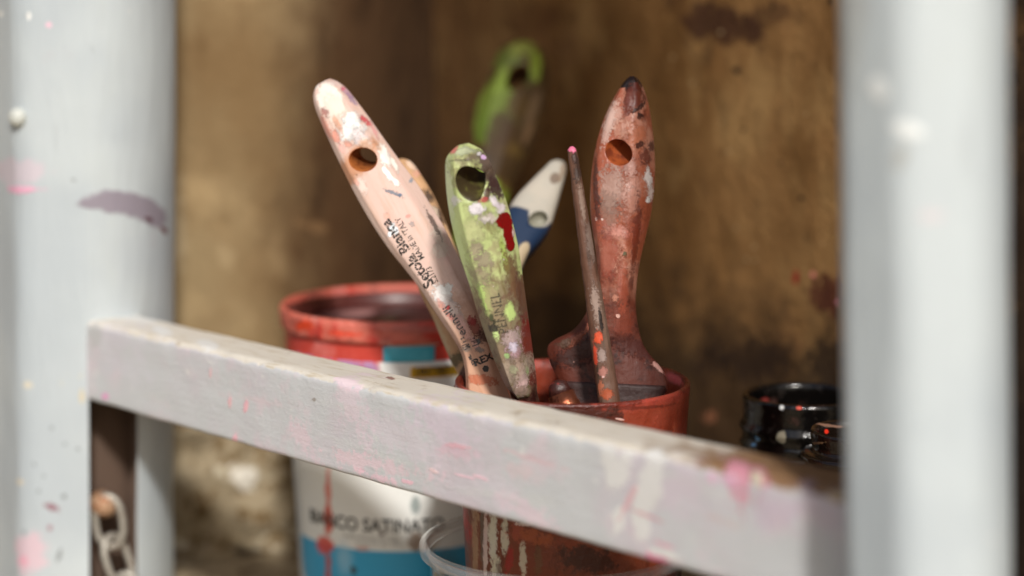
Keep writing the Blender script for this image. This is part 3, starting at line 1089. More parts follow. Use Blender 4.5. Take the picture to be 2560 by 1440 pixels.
mc.layer(mc.mul(lowz, mc.ramp(mc.noise(40, 5, .6, off=9, stretch=(1, 1, .15)), .48, .6)), '4c2016')
for (x, y, a, b, t, c) in (
    (1187, 1350, 11, 120, 0, 'a98262'), (1205, 1340, 6, 120, 0, '6a5246'), (1213, 1370, 7, 120, 0, 'd6bfb9'), (1232, 1340, 14, 90, 0, 'd9d3c2'), (1262, 1340, 13, 70, 0, 'cfc4b0'), (1240, 1420, 16, 50, 0, 'd4ccb6'),
    (1272, 1400, 14, 40, 8, '9a2a24'), (1308, 1400, 11, 60, 0, 'c9bba6'), (1345, 1400, 13, 60, 0, '74492e'), (1290, 1330, 26, 30, 0, 'a04a34'), (1312, 1310, 30, 8, 0, 'd2b7ae'), (1340, 1345, 60, 22, 12, 'a4522f'), (1430, 1370, 60, 34, 15, '8a3d24'), (1470, 1400, 90, 40, 12, '4a2014'), (1165, 1310, 9, 60, -10, 'b01d1c')):
    mc.layer(D.spot(x, y, a, b, t, .55, 260, .5, deep=.03, dry=.15), c)
mc.layer(mc.ramp(mc.noise(70, 8, .7, off=15, stretch=(1, 1, .5)), .54, .64), '4e2015', amt=.7)
ring = mc.ramp(mc.math('ADD', mc.axis(2), mc.math('MULTIPLY', mc.math('SUBTRACT', mc.noise(90, 6, .65, off=17), .5), .006)), CZ - .0022, CZ - .0008)
mc.layer(mc.mul(ring, mc.ramp(mc.noise(45, 6, .6, off=19), .42, .56)), '5a2216', amt=.85, h=.0012)
mc.layer(mc.dots(160, .14, .15, off=1), 'd98a78', h=.0003)
mc.bump(mc.noise(150, 6, .65), .0012)
mc.b.inputs['Subsurface Weight'].default_value = .3
mc.b.inputs['Subsurface Radius'].default_value = (.006, .002, .001)
mc.b.inputs['Subsurface Scale'].default_value = 1.0
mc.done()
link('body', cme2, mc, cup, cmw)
sl_ = Mat('dark paint sludge', '1c0c09', .35, .5)
sl_.bump(sl_.noise(80), .002); sl_.done()
link('paint', lathe(fine([(.0004, .055), (cr(.055) - .0035, .055), (cr(.055) - .0035, .05), (.0004, .05)], .006), 64), sl_, cup, cmw)

# paint drop and scribble on the cup front are bumps of dried paint
# ------------------------------------------------------------------ clear tub
tc_ = place(1390, 1347, .935)
TZ, TR = tc_.z, .0640
tmw = Matrix.Translation((tc_.x, tc_.y, 0))
tub = empty('plastic_tub', tmw)
tag(tub, 'clear plastic tub below the crossbar with the brush cup standing inside it', 'tub')
clear = bpy.data.materials.new('clear plastic'); clear.use_nodes = True
nt = clear.node_tree; nt.nodes.clear()
o_ = nt.nodes.new('ShaderNodeOutputMaterial')
tr = nt.nodes.new('ShaderNodeBsdfTransparent'); tr.inputs[0].default_value = (.985, .99, .99, 1)
gl = nt.nodes.new('ShaderNodeBsdfGlossy'); gl.inputs['Roughness'].default_value = .07; gl.inputs[0].default_value = (1, 1, 1, 1)
df = nt.nodes.new('ShaderNodeBsdfDiffuse'); df.inputs[0].default_value = (.8, .82, .84, 1)
lw = nt.nodes.new('ShaderNodeLayerWeight'); lw.inputs[0].default_value = .5
pw = nt.nodes.new('ShaderNodeMath'); pw.operation = 'POWER'; pw.inputs[1].default_value = 4.0
nt.links.new(lw.outputs['Facing'], pw.inputs[0])
fr_ = nt.nodes.new('ShaderNodeMath'); fr_.operation = 'MULTIPLY_ADD'; fr_.inputs[1].default_value = .75; fr_.inputs[2].default_value = .035
nt.links.new(pw.outputs[0], fr_.inputs[0])
m1 = nt.nodes.new('ShaderNodeMixShader'); m2 = nt.nodes.new('ShaderNodeMixShader')
m1.inputs[0].default_value = .015
nt.links.new(tr.outputs[0], m1.inputs[1]); nt.links.new(df.outputs[0], m1.inputs[2])
nt.links.new(fr_.outputs[0], m2.inputs[0]); nt.links.new(m1.outputs[0], m2.inputs[1]); nt.links.new(gl.outputs[0], m2.inputs[2])
nt.links.new(m2.outputs[0], o_.inputs[0])
def tr_(z): return TR - .004 - (TZ - z) * .07
wallp = fine([(.001, .0006), (tr_(0) - .003, .0006), (tr_(.003), .003), (tr_(TZ - .006), TZ - .006)], .004)
inp = fine([(tr_(TZ - .006) - .0007, TZ - .006), (tr_(.003) - .0008, .0036), (.001, .0014)], .006)
tbm = lathe(wallp + inp, 128)
link('body', tbm, clear, tub, tmw)
rimc = clear.copy(); rimc.name = 'clear plastic rim'
nt = rimc.node_tree
for nd in nt.nodes:
    if nd.type == 'MIX_SHADER' and nd.inputs[0].default_value < .1: nd.inputs[0].default_value = .06
    if nd.type == 'BSDF_GLOSSY':
        nz_ = nt.nodes.new('ShaderNodeTexNoise'); nz_.inputs['Scale'].default_value = 90
        bp_ = nt.nodes.new('ShaderNodeBump'); bp_.inputs['Distance'].default_value = .0006; bp_.inputs['Strength'].default_value = .5
        nt.links.new(nz_.outputs[0], bp_.inputs['Height']); nt.links.new(bp_.outputs[0], nd.inputs['Normal'])
rp = [(tr_(TZ - .006) - .0006, TZ - .0062), (tr_(TZ) - .0002, TZ - .001), (TR - .0030, TZ), (TR - .0022, TZ - .0004), (TR - .0018, TZ - .0012), (TR - .0004, TZ - .0014), (TR, TZ - .0022), (TR - .0001, TZ - .0052), (TR - .0012, TZ - .0056), (TR - .0014, TZ - .0028), (TR - .0030, TZ - .0018), (tr_(TZ) + .0006, TZ - .006)]
link('rim', lathe(fine(rp, .0008), 160, close=True), rimc, tub, tmw)

# ------------------------------------------------------------------ jars
def jar_mat(name, seed, base):
    m = Mat(name, base, .12, .5, coat=.1, seed=seed)
    m.layer(m.dots(95, .22, .14, off=1), 'b9b2a4', rough=.5)
    m.layer(m.dots(120, .2, .10, off=2), 'b0352a', rough=.5)
    m.layer(m.dots(110, .2, .06, off=3), '5a8ab8', rough=.5)
    m.layer(m.ramp(m.noise(60, 5, .6), .62, .7), '3a2018', rough=.5)
    m.layer(m.ramp(m.noise(110, 7, .7, off=9), .56, .64), '1c1511', rough=.45)
    m.bump(m.noise(90, 5, .6), .0009)
    return m
jc = place(2008, 985, 1.0)
jz = jc.z
jm = Matrix.Translation((jc.x, jc.y, 0))
R_ = .0300
jp = [(.0005, .0005), (.034, .0005), (.0365, .004), (.0368, jz - .045), (.0355, jz - .036), (.0330, jz - .0305), (.0305, jz - .0285), (.0300, jz - .0265), (.0312, jz - .0245), (.0300, jz - .0225), (.0297, jz - .0190), (.0315, jz - .0168), (.0315, jz - .0152), (.0297, jz - .0130), (.0297, jz - .0045), (.0302, jz - .002), (.0298, jz), (.0282, jz + .0002), (.0274, jz - .002), (.0272, jz - .05), (.0272, jz - .08), (.0005, jz - .08)]
jm1 = lathe(fine(jp, .002), 96)
m = jar_mat('black glass', 31, '0b0908')
D = Decals(m, jm1, jm)
m.layer(D.spot(1953, 1095, 14, 17, -10, .3, 200, .3), '8c8470', rough=.5)
m.layer(D.spot(1894, 1097, 7, 7, 0, .2, 200, .3), '6fa4d0', rough=.5)
m.layer(D.spot(1884, 1111, 7, 6, 0, .2, 200, .3), '5b92c4', rough=.5)
m.layer(D.spot(1954, 1019, 7, 7, 0, .2, 200, .3), 'e8e8e6', rough=.5)
m.layer(D.spot(1998, 1020, 8, 5, 0, .2, 200, .3), 'c8452e', rough=.5)
m.layer(D.spot(1912, 1000, 12, 6, 0, .2, 200, .3), '7a2c26', rough=.5)
m.done()
tag(link('glass_jar', jm1, m, None, jm), 'larger black paint jar with threaded neck and coloured specks', 'jar')
kc = place(2136, 1072, .93)
kz = kc.z
km = Matrix.Translation((kc.x, kc.y, 0))
kp = [(.0005, .0005), (.021, .0005), (.0225, .003), (.0226, kz - .026), (.0205, kz - .0175), (.0178, kz - .0150), (.0170, kz - .0136), (.0192, kz - .0120), (.0196, kz - .0105), (.0186, kz - .0092), (.0158, kz - .0085), (.0152, kz - .0070), (.0158, kz - .0040), (.0160, kz - .0012), (.0154, kz), (.0143, kz - .0004), (.0138, kz - .003), (.0138, kz - .03), (.0005, kz - .03)]
kp = [(a_ * 1.27, b_ if b_ < kz - .03 else kz - (kz - b_) * 1.2) for a_, b_ in kp]
km1 = lathe(fine(kp, .0012), 96, wob=.0004)
m = jar_mat('dark glass', 33, '17100c')
D = Decals(m, km1, km)
m.layer(D.spot(2066, 1079, 6, 7, -20, .3, 200, .3), 'e2341f', rough=.4)
m.layer(D.spot(2060, 1062, 40, 4, 10, .5, 250, .3), '7a5a48', rough=.5)
m.layer(D.spot(2040, 1108, 20, 4, 0, .5, 250, .3), '6d5036', rough=.5)
m.done()
tag(link('glass_jar', km1, m, None, km), 'smaller dark glass jar tucked behind the right ladder leg', 'jar')


# ------------------------------------------------------------------ brushes
def frame(base, tip, twist=0.0):
    Z = (tip - base).normalized()
    f = (base - CAM).normalized()
    X = f.cross(Z).normalized()
    Y = Z.cross(X)
    M = Matrix((X, Y, Z)).transposed().to_4x4()
    M.translation = base
    return M @ Matrix.Rotation(radians(twist), 4, 'Z')


def to_local(M, px, py):
    X = M.col[0].to_3d(); Y = M.col[1].to_3d(); O = M.translation
    d = ray(px, py)
    k = (O - CAM).dot(Y) / d.dot(Y)
    q = M.inverted() @ (CAM + d * k)
    return q.x, q.z


def interp(pts, z):
    if z <= pts[0][0]: return pts[0][1]
    for a, b in zip(pts, pts[1:]):
        if z <= b[0]:
            f = (z - a[0]) / max(1e-9, b[0] - a[0])
            return a[1] + (b[1] - a[1]) * f
    return pts[-1][1]


def smooth_curve(pts, nn):
    """Catmull-Rom through (z, x) points resampled at nn values of z"""
    pts = sorted(pts)
    P = [Vector((p[0], p[1])) for p in pts]
    out = []
    for i in range(len(P) - 1):
        p0 = P[max(0, i - 1)]; p1 = P[i]; p2 = P[i + 1]; p3 = P[min(len(P) - 1, i + 2)]
        for k in range(8):
            t = k / 8
            out.append(.5 * ((2 * p1) + (p2 - p0) * t + (2 * p0 - 5 * p1 + 4 * p2 - p3) * t * t + (3 * p1 - p0 - 3 * p2 + p3) * t ** 3))
    out.append(P[-1])
    q = [(v.x, v.y) for v in out]
    q.sort()
    return q


def superell(p, nn=56):
    out = []
    for k in range(nn):
        a = 2 * pi * k / nn
        c, s = cos(a), sin(a)
        out.append((abs(c) ** (2 / p) * (1 if c >= 0 else -1), abs(s) ** (2 / p) * (1 if s >= 0 else -1)))
    return out


def facet(pts, e=.05):
    q = round_poly([Vector((x, y, 0)) for x, y in pts], e, 4)
    return [(v.x, v.y) for v in q]


def handle_mesh(M, left, right, thick, sec, zbot=None, nz=150, rough_amp=.0):
    """left / right outlines in pixels, thick = [(fraction of length, half thickness in m)]"""
    l = smooth_curve([(lambda q: (q[1], q[0]))(to_local(M, *p)) for p in left], 0)
    r_ = smooth_curve([(lambda q: (q[1], q[0]))(to_local(M, *p)) for p in right], 0)
    z0 = max(l[0][0], r_[0][0]) if zbot is None else zbot
    z1 = min(l[-1][0], r_[-1][0])
    rings = []
    for k in range(nz + 1):
        t = k / nz
        t = 1 - (1 - t) ** 1.35 if t > 0 else 0
        z = z0 + (z1 - z0) * t
        xl, xr = interp(l, z), interp(r_, z)
        th = interp(thick, t)
        if xr - xl < .0004:
            m_ = (xl + xr) / 2; xl, xr = m_ - .0002, m_ + .0002
        cx_, hw = (xl + xr) / 2, (xr - xl) / 2
        rg = []
        for (sx, sy) in sec:
            q = Vector((cx_ + hw * sx, th * sy, z))
            if rough_amp: q += Vector((sx, sy, 0)) * rough_amp * noise.noise(q * 160)
            rg.append(q)
        rings.append(rg)
    return loft(rings), z0, z1


def hole(me, mw, px, py, rx, ry, ang, tilt, mat_i, mat, flare=1.25, depth=.02, deep_lim=None):
    """bore a hole under a pixel; tilt=(x,z) run of the bore per unit of depth"""
    t = bvh(me, mw)
    hit, nr, _, _ = t.ray_cast(CAM, ray(px, py).normalized())
    c = mw.inverted() @ hit
    s = (hit - CAM).dot(FWD) / F
    prof_ = [(-.012, flare * 1.3), (-.0004, flare), (.0012, 1.02), (.0022, 1.0), (deep_lim or .04, 1.0)]
    rings = []
    for (y, k) in prof_:
        rg = []
        for j in range(48):
            a = 2 * pi * j / 48
            x, z = rx * s * k * cos(a), ry * s * k * sin(a)
            ca, sa = cos(radians(-ang)), sin(radians(-ang))
            yy = max(y, 0)
            rg.append(Vector((c.x + x * ca - z * sa + tilt[0] * yy, c.y + y, c.z + x * sa + z * ca + tilt[1] * yy)))
        rings.append(rg)
    cut = loft(rings)
    for p in cut.polygons: p.use_smooth = True
    cut.materials.append(mat)
    a = bpy.data.objects.new('a', me); b = bpy.data.objects.new('b', cut)
    C.objects.link(a); C.objects.link(b)
    md = a.modifiers.new('b', 'BOOLEAN'); md.operation = 'DIFFERENCE'; md.object = b; md.solver = 'EXACT'
    try: md.material_mode = 'TRANSFER'
    except Exception: pass
    bpy.context.view_layer.update()
    res = bpy.data.meshes.new_from_object(a.evaluated_get(bpy.context.evaluated_depsgraph_get()), preserve_all_data_layers=True, depsgraph=bpy.context.evaluated_depsgraph_get())
    bpy.data.objects.remove(a); bpy.data.objects.remove(b)
    return res


def stamp(me, mw, txt, px0, py0, px1, py1, hpx, mi, bold=0.0, shear=0.0):
    """print text on the front of a handle from one pixel to another"""
    V, Fa, x0, x1 = text_mesh(txt, bold, shear=shear)
    x0_, z0_ = to_local(mw, px0, py0); x1_, z1_ = to_local(mw, px1, py1)
    ex = Vector((x1_ - x0_, z1_ - z0_)); ln = ex.length; ex.normalize()
    ey = Vector((-ex.y, ex.x))
    k = ln / (x1 - x0)
    s = hpx * ((mw.translation - CAM).dot(FWD) / F) / .70
    t = BVHTree.FromPolygons([v.co for v in me.vertices], [tuple(p.vertices) for p in me.polygons])
    P = []
    for v in V:
        q = Vector((x0_, z0_)) + ex * ((v.x - x0) * k) + ey * (v.y * s)
        hit = t.ray_cast(Vector((q.x, -.2, q.y)), Vector((0, 1, 0)))[0]
        P.append(Vector((q.x, (hit.y if hit else 0) - .00015, q.y)))
    add_faces(me, P, Fa, mi)


def ferrule_bristle(root, M, zt, cxm, hw, th, flen, blen, fm, bmm, floor):
    """metal band and hair below a handle whose lower end is at local z = zt"""
    rings = []
    for (f, k) in ((0, 1.0), (.06, 1.03), (.12, 1.0), (.3, 1.0), (.34, 1.02), (.38, 1.0), (.9, 1.0), (.94, 1.03), (1, 1.0)):
        rings.append([Vector((cxm + hw * k * x, th * k * y, zt + .002 - flen * f)) for x, y in superell(3.2, 40)])
    link('ferrule', loft(rings), fm, root, M)
    rings = []
    for f in (0, .2, .4, .6, .8, .92, 1.0):
        k = .94 * (1 - .25 * f * f)
        rings.append([Vector((cxm + hw * k * x, th * k * y, zt + .003 - flen - blen * f)) for x, y in superell(3, 40)])
    link('bristles', loft(rings), bmm, root, M)


metal = Mat('stained ferrule', '6b4a3c', .35, .5, metal=.7, seed=41)
metal.layer(metal.ramp(metal.noise(120, 5, .6), .5, .62), '3a1510', rough=.5)
metal.bump(metal.noise(200), .0005); metal.done()
caked = Mat('paint caked ferrule', '2e120c', .6, .5, seed=45)
caked.layer(caked.ramp(caked.noise(120, 6), .52, .64), '4c221a'); caked.bump(caked.noise(150, 6), .001); caked.done()
hair = Mat('caked bristles', '3a1a12', .6, .3, seed=42)
hair.bump(hair.noise(400, stretch=(1, 1, .05)), .001); hair.done()


def grain(m, c2, c3, amt=.6, sc=1.0):
    g = m.noise(500 * sc, 5, .6, stretch=(1, 1, .06))
    m.layer(m.ramp(g, .48, .68), c2, amt=amt)
    g2 = m.noise(120 * sc, 5, .6, off=2, stretch=(1, 1, .15))
    m.layer(m.ramp(g2, .5, .7), c3, amt=amt * .8)
    m.bump(g, .00035)
    return g


def ink_mat(name, c, lo, hi, seed=0):
    m = bpy.data.materials.new(name); m.use_nodes = True
    nt = m.node_tree; p = nt.nodes['Principled BSDF']
    p.inputs['Base Color'].default_value = lin(c); p.inputs['Roughness'].default_value = .6
    tc = nt.nodes.new('ShaderNodeTexCoord')
    nz = nt.nodes.new('ShaderNodeTexNoise'); nz.noise_dimensions = '4D'
    nz.inputs['Scale'].default_value = 900; nz.inputs['Detail'].default_value = 4; nz.inputs['W'].default_value = seed
    nt.links.new(tc.outputs['Object'], nz.inputs['Vector'])
    mr_ = nt.nodes.new('ShaderNodeMapRange'); mr_.inputs['From Min'].default_value = lo; mr_.inputs['From Max'].default_value = hi
    nt.links.new(nz.outputs[0], mr_.inputs[0])
    nt.links.new(mr_.outputs[0], p.inputs['Alpha'])
    return m


# --- A: pale wooden brush
MA = frame(W(1212, 960, .938), W(815, 197, .965), 0)
leftA = [(1180, 1060), (1170, 1020), (1166, 985), (1165, 960), (1163, 930), (1155, 890), (1135, 850), (1105, 805), (1075, 760), (1045, 715), (1010, 670), (970, 620), (930, 560), (890, 490), (850, 410), (815, 335), (790, 275), (784, 245), (787, 225), (797, 208), (812, 198)]
rightA = [(1310, 1060), (1290, 1020), (1274, 985), (1262, 950), (1248, 890), (1232, 835), (1206, 765), (1170, 690), (1138, 622), (1108, 562), (1078, 512), (1046, 462), (1000, 400), (960, 345), (930, 302), (900, 262), (870, 224), (845, 204), (825, 197)]
thA = [(0, .0075), (.25, .0085), (.45, .0088), (.75, .0078), (.9, .0066), (.96, .0052), (.99, .003), (1, .0012)]
secA = facet([(-1, -.30), (-.80, -.86), (-.2, -1), (.30, -1), (.52, -.90), (1, -.02), (.86, .9), (.3, 1), (-.5, 1), (-1, .5)], .11)
meA, zA0, zA1 = handle_mesh(MA, leftA, rightA, thA, secA)
raw = Mat('bored wood', 'a8622f', .7, .2, seed=43)
raw.layer(raw.ramp(raw.noise(300, 5, .6), .45, .65), '7c401c')
raw.bump(raw.noise(900), .0004); raw.done()
wA = Mat('pale beech', 'd2b5a8', .6, .3, seed=44)
grain(wA, 'c9a48c', 'ead3c6', .55)
wA.layer(wA.ramp(wA.noise(60, 5, .6, off=4), .52, .68), 'dfb8ac', amt=.6)
meA = hole(meA, MA, 905, 400, 34, 28, 28, (.46, .34), 1, raw.mat, flare=1.18)
D = Decals(wA, meA, MA)
neck = wA.ramp(wA.axis(2), zA0 + .062, zA0 + .020)
wA.layer(neck, 'c68e66', amt=.7)
wA.layer(D.spot(1200, 800, 150, 40, 62, .4, 120, .8), '9a6a4c', amt=.6)
for (x, y, a, b, t, c, am, dry) in (
    (825, 250, 60, 34, 66, 'e9e0d4', .9, .1), (850, 290, 70, 30, 56, 'e2cdbd', .6, .2), (838, 208, 20, 7, 20, 'c9b2ac', .6, .3),
    (880, 300, 26, 24, 40, 'eae7e2', 1, .2), (878, 325, 30, 36, 60, 'e8e8e4', 1, .45), (900, 345, 30, 20, 50, 'dcd0ce', .9, .6), (915, 362, 20, 16, 40, 'eeeae2', 1, .1),
    (960, 385, 12, 34, -24, 'ece8df', 1, .3), (985, 410, 6, 22, -28, 'ebe6da', 1, .3), (968, 432, 24, 8, 55, 'f0ece4', 1, .2), (990, 455, 16, 8, 50, 'efe9df', 1, .4),
    (985, 483, 26, 5, 22, '6f7a86', .9, .6), (1000, 487, 8, 5, 20, '5f7a94', .8, .3), (1028, 452, 5, 7, 30, '7d8c98', .8, .6), (1030, 560, 8, 6, 30, '8e8a8a', .7, .6),
    (812, 280, 9, 14, -30, 'a0625a', .8, .6), (910, 298, 14, 7, 30, 'c0424a', .9, .4), (922, 310, 9, 6, 40, 'c63a40', .8, .5), (935, 325, 26, 5, 62, 'd08a88', .7, .5),
    (868, 232, 22, 7, 44, 'a27a90', .7, .5), (880, 248, 20, 6, 50, '8d7690', .7, .5), (858, 222, 6, 5, 0, 'cc5c72', .7, .3),
    (838, 340, 18, 10, 60, 'd98c78', .8, .5), (870, 360, 12, 8, 30, 'd59480', .8, .5), (855, 372, 14, 8, 60, 'e0a69c', .6, .5), (845, 310, 26, 8, 62, 'cf8a66', .6, .3), (815, 320, 34, 6, 66, 'd88f80', .7, .4),
    (892, 437, 3, 4, 0, '4a3c38', .9, .2), (900, 460, 30, 14, 60, 'ead6cc', .6, .5), (890, 455, 12, 6, 55, 'dd9e8c', .6, .5),
    (985, 572, 10, 20, -25, 'd8dde0', 1, .4), (975, 585, 8, 9, 0, 'dfe4e6', 1, .3), (968, 540, 10, 8, 0, 'dca894', .6, .5), (1020, 540, 7, 5, 0, 'd08c80', .7, .4),
    (1098, 590, 14, 34, -28, 'd8c8b8', .8, .75), (1108, 620, 16, 22, -28, 'd2c4b4', .8, .7), (1085, 560, 6, 40, -28, '40302a', .8, .7), (1095, 535, 6, 30, -28, 'c8b4a0', .8, .7),
    (1105, 735, 30, 24, 55, 'e0dad6', 1, .45), (1130, 770, 30, 18, 55, 'd9cfca', .8, .6), (1118, 722, 14, 18, 40, 'e6e4e0', 1, .2), (1145, 790, 40, 14, 60, 'd6bdb4', .7, .7),
    (1120, 770, 5, 6, 0, 'cf3a3c', .9, .3), (1125, 790, 16, 8, 50, 'd08078', .7, .6), (1105, 765, 20, 8, 60, 'd98c7c', .6, .5), (1160, 820, 40, 16, 62, 'd4a49a', .7, .6), (1185, 855, 26, 10, 62, 'cfa096', .7, .6),
    (1190, 822, 30, 16, 64, '6e2a20', .8, .6), (1212, 840, 20, 14, 64, '3a1e18', .8, .6), (1178, 800, 14, 12, 60, '8a2c2a', .8, .6),
    (1200, 875, 12, 8, 20, '77706a', .8, .5), (1165, 872, 14, 8, 0, '8b857e', .6, .6), (1205, 950, 45, 14, 5, 'b4552e', .7, .4)):
    wA.layer(D.spot(x, y, a, b, t, .5, 420, .22, deep=.02, dry=dry), c, h=.00035, amt=am)
hm = D.spot(893, 410, 44, 34, 28, .2, 300, .4)
wA.layer(hm, 'b97a4c', amt=.75)
ink = ink_mat('stamp ink', '2c231e', .39, .47)
ink2 = ink_mat('faded stamp ink', '4a4440', .42, .54, 3)
for mm in (ink, ink2): pass
wA.layer(wA.dots(600, .14, .08, off=5), '6a4a3c', amt=.7)
wA.bump(wA.noise(300, 5, .6), .0003)
wA.done(strength=.9)
mats_n = len(meA.materials)
stamp(meA, MA, 'Setola Bianca', 1080, 722, 966, 560, 27, 2, .028, .0)
stamp(meA, MA, 'MADE in ITALY', 1060, 655, 998, 553, 15, 2, .012)
stamp(meA, MA, 'S.2173', 1094, 714, 1075, 676, 15, 2, .010)
stamp(meA, MA, 'Pennelli', 1170, 858, 1118, 772, 22, 3, .02)
stamp(meA, MA, '83', 1150, 880, 1205, 858, 14, 3, .02)
stamp(meA, MA, 'REX', 1188, 914, 1236, 893, 17, 2, .045)
# hexagon mark
hx = []
for k in range(6): hx.append((1217 + 9 * cos(k * pi / 3), 927 + 9 * sin(k * pi / 3)))
t_ = BVHTree.FromPolygons([v.co for v in meA.vertices], [tuple(p.vertices) for p in meA.polygons])
def flat_mark(me, mw, pts, mi, t):
    P = []
    for p_ in pts:
        x, z = to_local(mw, *p_)
        h_ = t.ray_cast(Vector((x, -.2, z)), Vector((0, 1, 0)))[0]
        P.append(Vector((x, (h_.y if h_ else 0) - .0002, z)))
    add_faces(me, P, [tuple(range(len(P)))], mi)
flat_mark(meA, MA, hx, 2, t_)
flat_mark(meA, MA, [(1172, 896), (1186, 922), (1196, 918), (1192, 913), (1178, 890)], 3, t_)
rootA = empty('paint_brush', MA)
tag(rootA, 'large pale wooden paint brush with stamped lettering leaning left in the cup', 'paint brush', 'brushes standing in the cup')
def set_mats(me, lst):
    me.materials.clear()
    return lst
def link_handle(me, lst, root, M):
    ix = [p.material_index for p in me.polygons]
    me.materials.clear()
    o = link('handle', me, lst, root, M)
    me.polygons.foreach_set('material_index', [min(i, len(lst) - 1) for i in ix])
    return o
link_handle(meA, [wA, raw, ink, ink2], rootA, MA)
q0 = to_local(MA, 1245, 1060)
ferrule_bristle(rootA, MA, zA0, q0[0], .0105, .0078, .03, .045, metal, hair, 0)

# --- B: second wooden brush behind
MB = frame(W(1192, 960, .960), W(1000, 396, .985), 0)
leftB = [(1150, 985), (1146, 940), (1128, 905), (1104, 850), (1080, 792), (1056, 745), (1030, 680), (1000, 600), (980, 520), (972, 460), (978, 420), (992, 402), (1000, 398)]
rightB = [(1260, 985), (1245, 930), (1225, 860), (1200, 790), (1175, 720), (1150, 650), (1128, 590), (1108, 540), (1085, 490), (1060, 448), (1035, 412), (1018, 400), (1004, 397)]
meB2, zB0, zB1 = handle_mesh(MB, leftB, rightB, [(0, .007), (.5, .008), (.9, .006), (.98, .004), (1, .0015)], superell(3.0))
wB = Mat('aged beech', 'c39a72', .6, .3, seed=46)
grain(wB, 'a97f58', 'd0ab86', .7)
D = Decals(wB, meB2, MB)
for (x, y, a, b, t, c, am, dry) in ((1072, 490, 12, 22, -30, '3a2e28', .9, .6), (1100, 540, 10, 30, -25, '4a3a30', .9, .6), (1045, 430, 14, 8, 50, 'd8a090', .6, .5), (1030, 412, 20, 10, 50, 'dcc0aa', .8, .3), (1085, 530, 12, 20, -25, 'c8b4a0', .9, .6), (1130, 905, 16, 20, 0, '4a4a34', .8, .5), (1105, 840, 6, 60, -24, 'c9b08c', .8, .4), (1140, 930, 14, 24, 0, '2c2018', .9, .4)):
    wB.layer(D.spot(x, y, a, b, t, .5, 400, .25, dry=dry), c, h=.0003, amt=am)
wB.done()
rootB = empty('paint_brush', MB)
tag(rootB, 'second wooden paint brush mostly hidden behind the stamped pale one', 'paint brush', 'brushes standing in the cup')
link_handle(meB2, [wB], rootB, MB)
ferrule_bristle(rootB, MB, zB0, to_local(MB, 1205, 985)[0], .0105, .007, .03, .04, metal, hair, 0)

# --- C: faceted green brush
MC = frame(W(1312, 995, .909), W(1165, 358, .880), 0)
leftC = [(1288, 998), (1278, 986), (1264, 965), (1250, 935), (1232, 890), (1211, 832), (1190, 770), (1170, 703), (1152, 650), (1136, 592), (1124, 540), (1116, 485), (1113, 440), (1113, 405), (1119, 388), (1135, 371), (1153, 360)]
rightC = [(1330, 1000), (1342, 985), (1342, 950), (1336, 900), (1328, 840), (1320, 780), (1312, 720), (1305, 668), (1297, 618), (1286, 570), (1273, 522), (1258, 480), (1241, 440), (1224, 402), (1207, 377), (1190, 366), (1172, 358)]
secC = facet([(-1, -.10), (-.62, -.92), (.16, -1), (.58, -.62), (1, .10), (.8, .8), (.2, 1), (-.7, .9)], .05)
meC, zC0, zC1 = handle_mesh(MC, leftC, rightC, [(0, .004), (.02, .008), (.06, .0098), (.4, .0108), (.8, .0102), (.93, .0092), (.965, .0078), (.99, .005), (1, .002)], secC)
inC = Mat('green bore', '3d331e', .5, .4, seed=47)
inC.layer(inC.ramp(inC.noise(200), .5, .65), '5d5a2c'); inC.done()
meC = hole(meC, MC, 1174, 459, 33, 42, -18, (.42, .40), 1, inC.mat, flare=1.14)
gC = Mat('lime green paint', 'b7c184', .42, .5, seed=48)
D = Decals(gC, meC, MC)
gC.layer(gC.ramp(gC.noise(50, 5, .6), .45, .65), 'a9b877', amt=.8)
gC.layer(gC.ramp(gC.noise(140, 6, .65, off=2), .52, .64), '9a8f6c', amt=.7)
zz = gC.axis(2)
dirt = gC.ramp(gC.math('ADD', gC.math('MULTIPLY', gC.math('SUBTRACT', gC.noise(75, 6, .65, off=4), .5), 1.0), gC.ramp(zz, .11, .0)), .38, .58)
gC.layer(dirt, '7d6c56', amt=.9, h=.0002)
gC.layer(gC.mul(dirt, gC.ramp(gC.noise(220, 6, .7, off=6), .50, .60)), '6a4a3c', amt=.9)
gC.layer(gC.ramp(gC.noise(110, 7, .7, off=9, stretch=(1, 1, .35)), .50, .62), '6e5f3c', amt=.75)
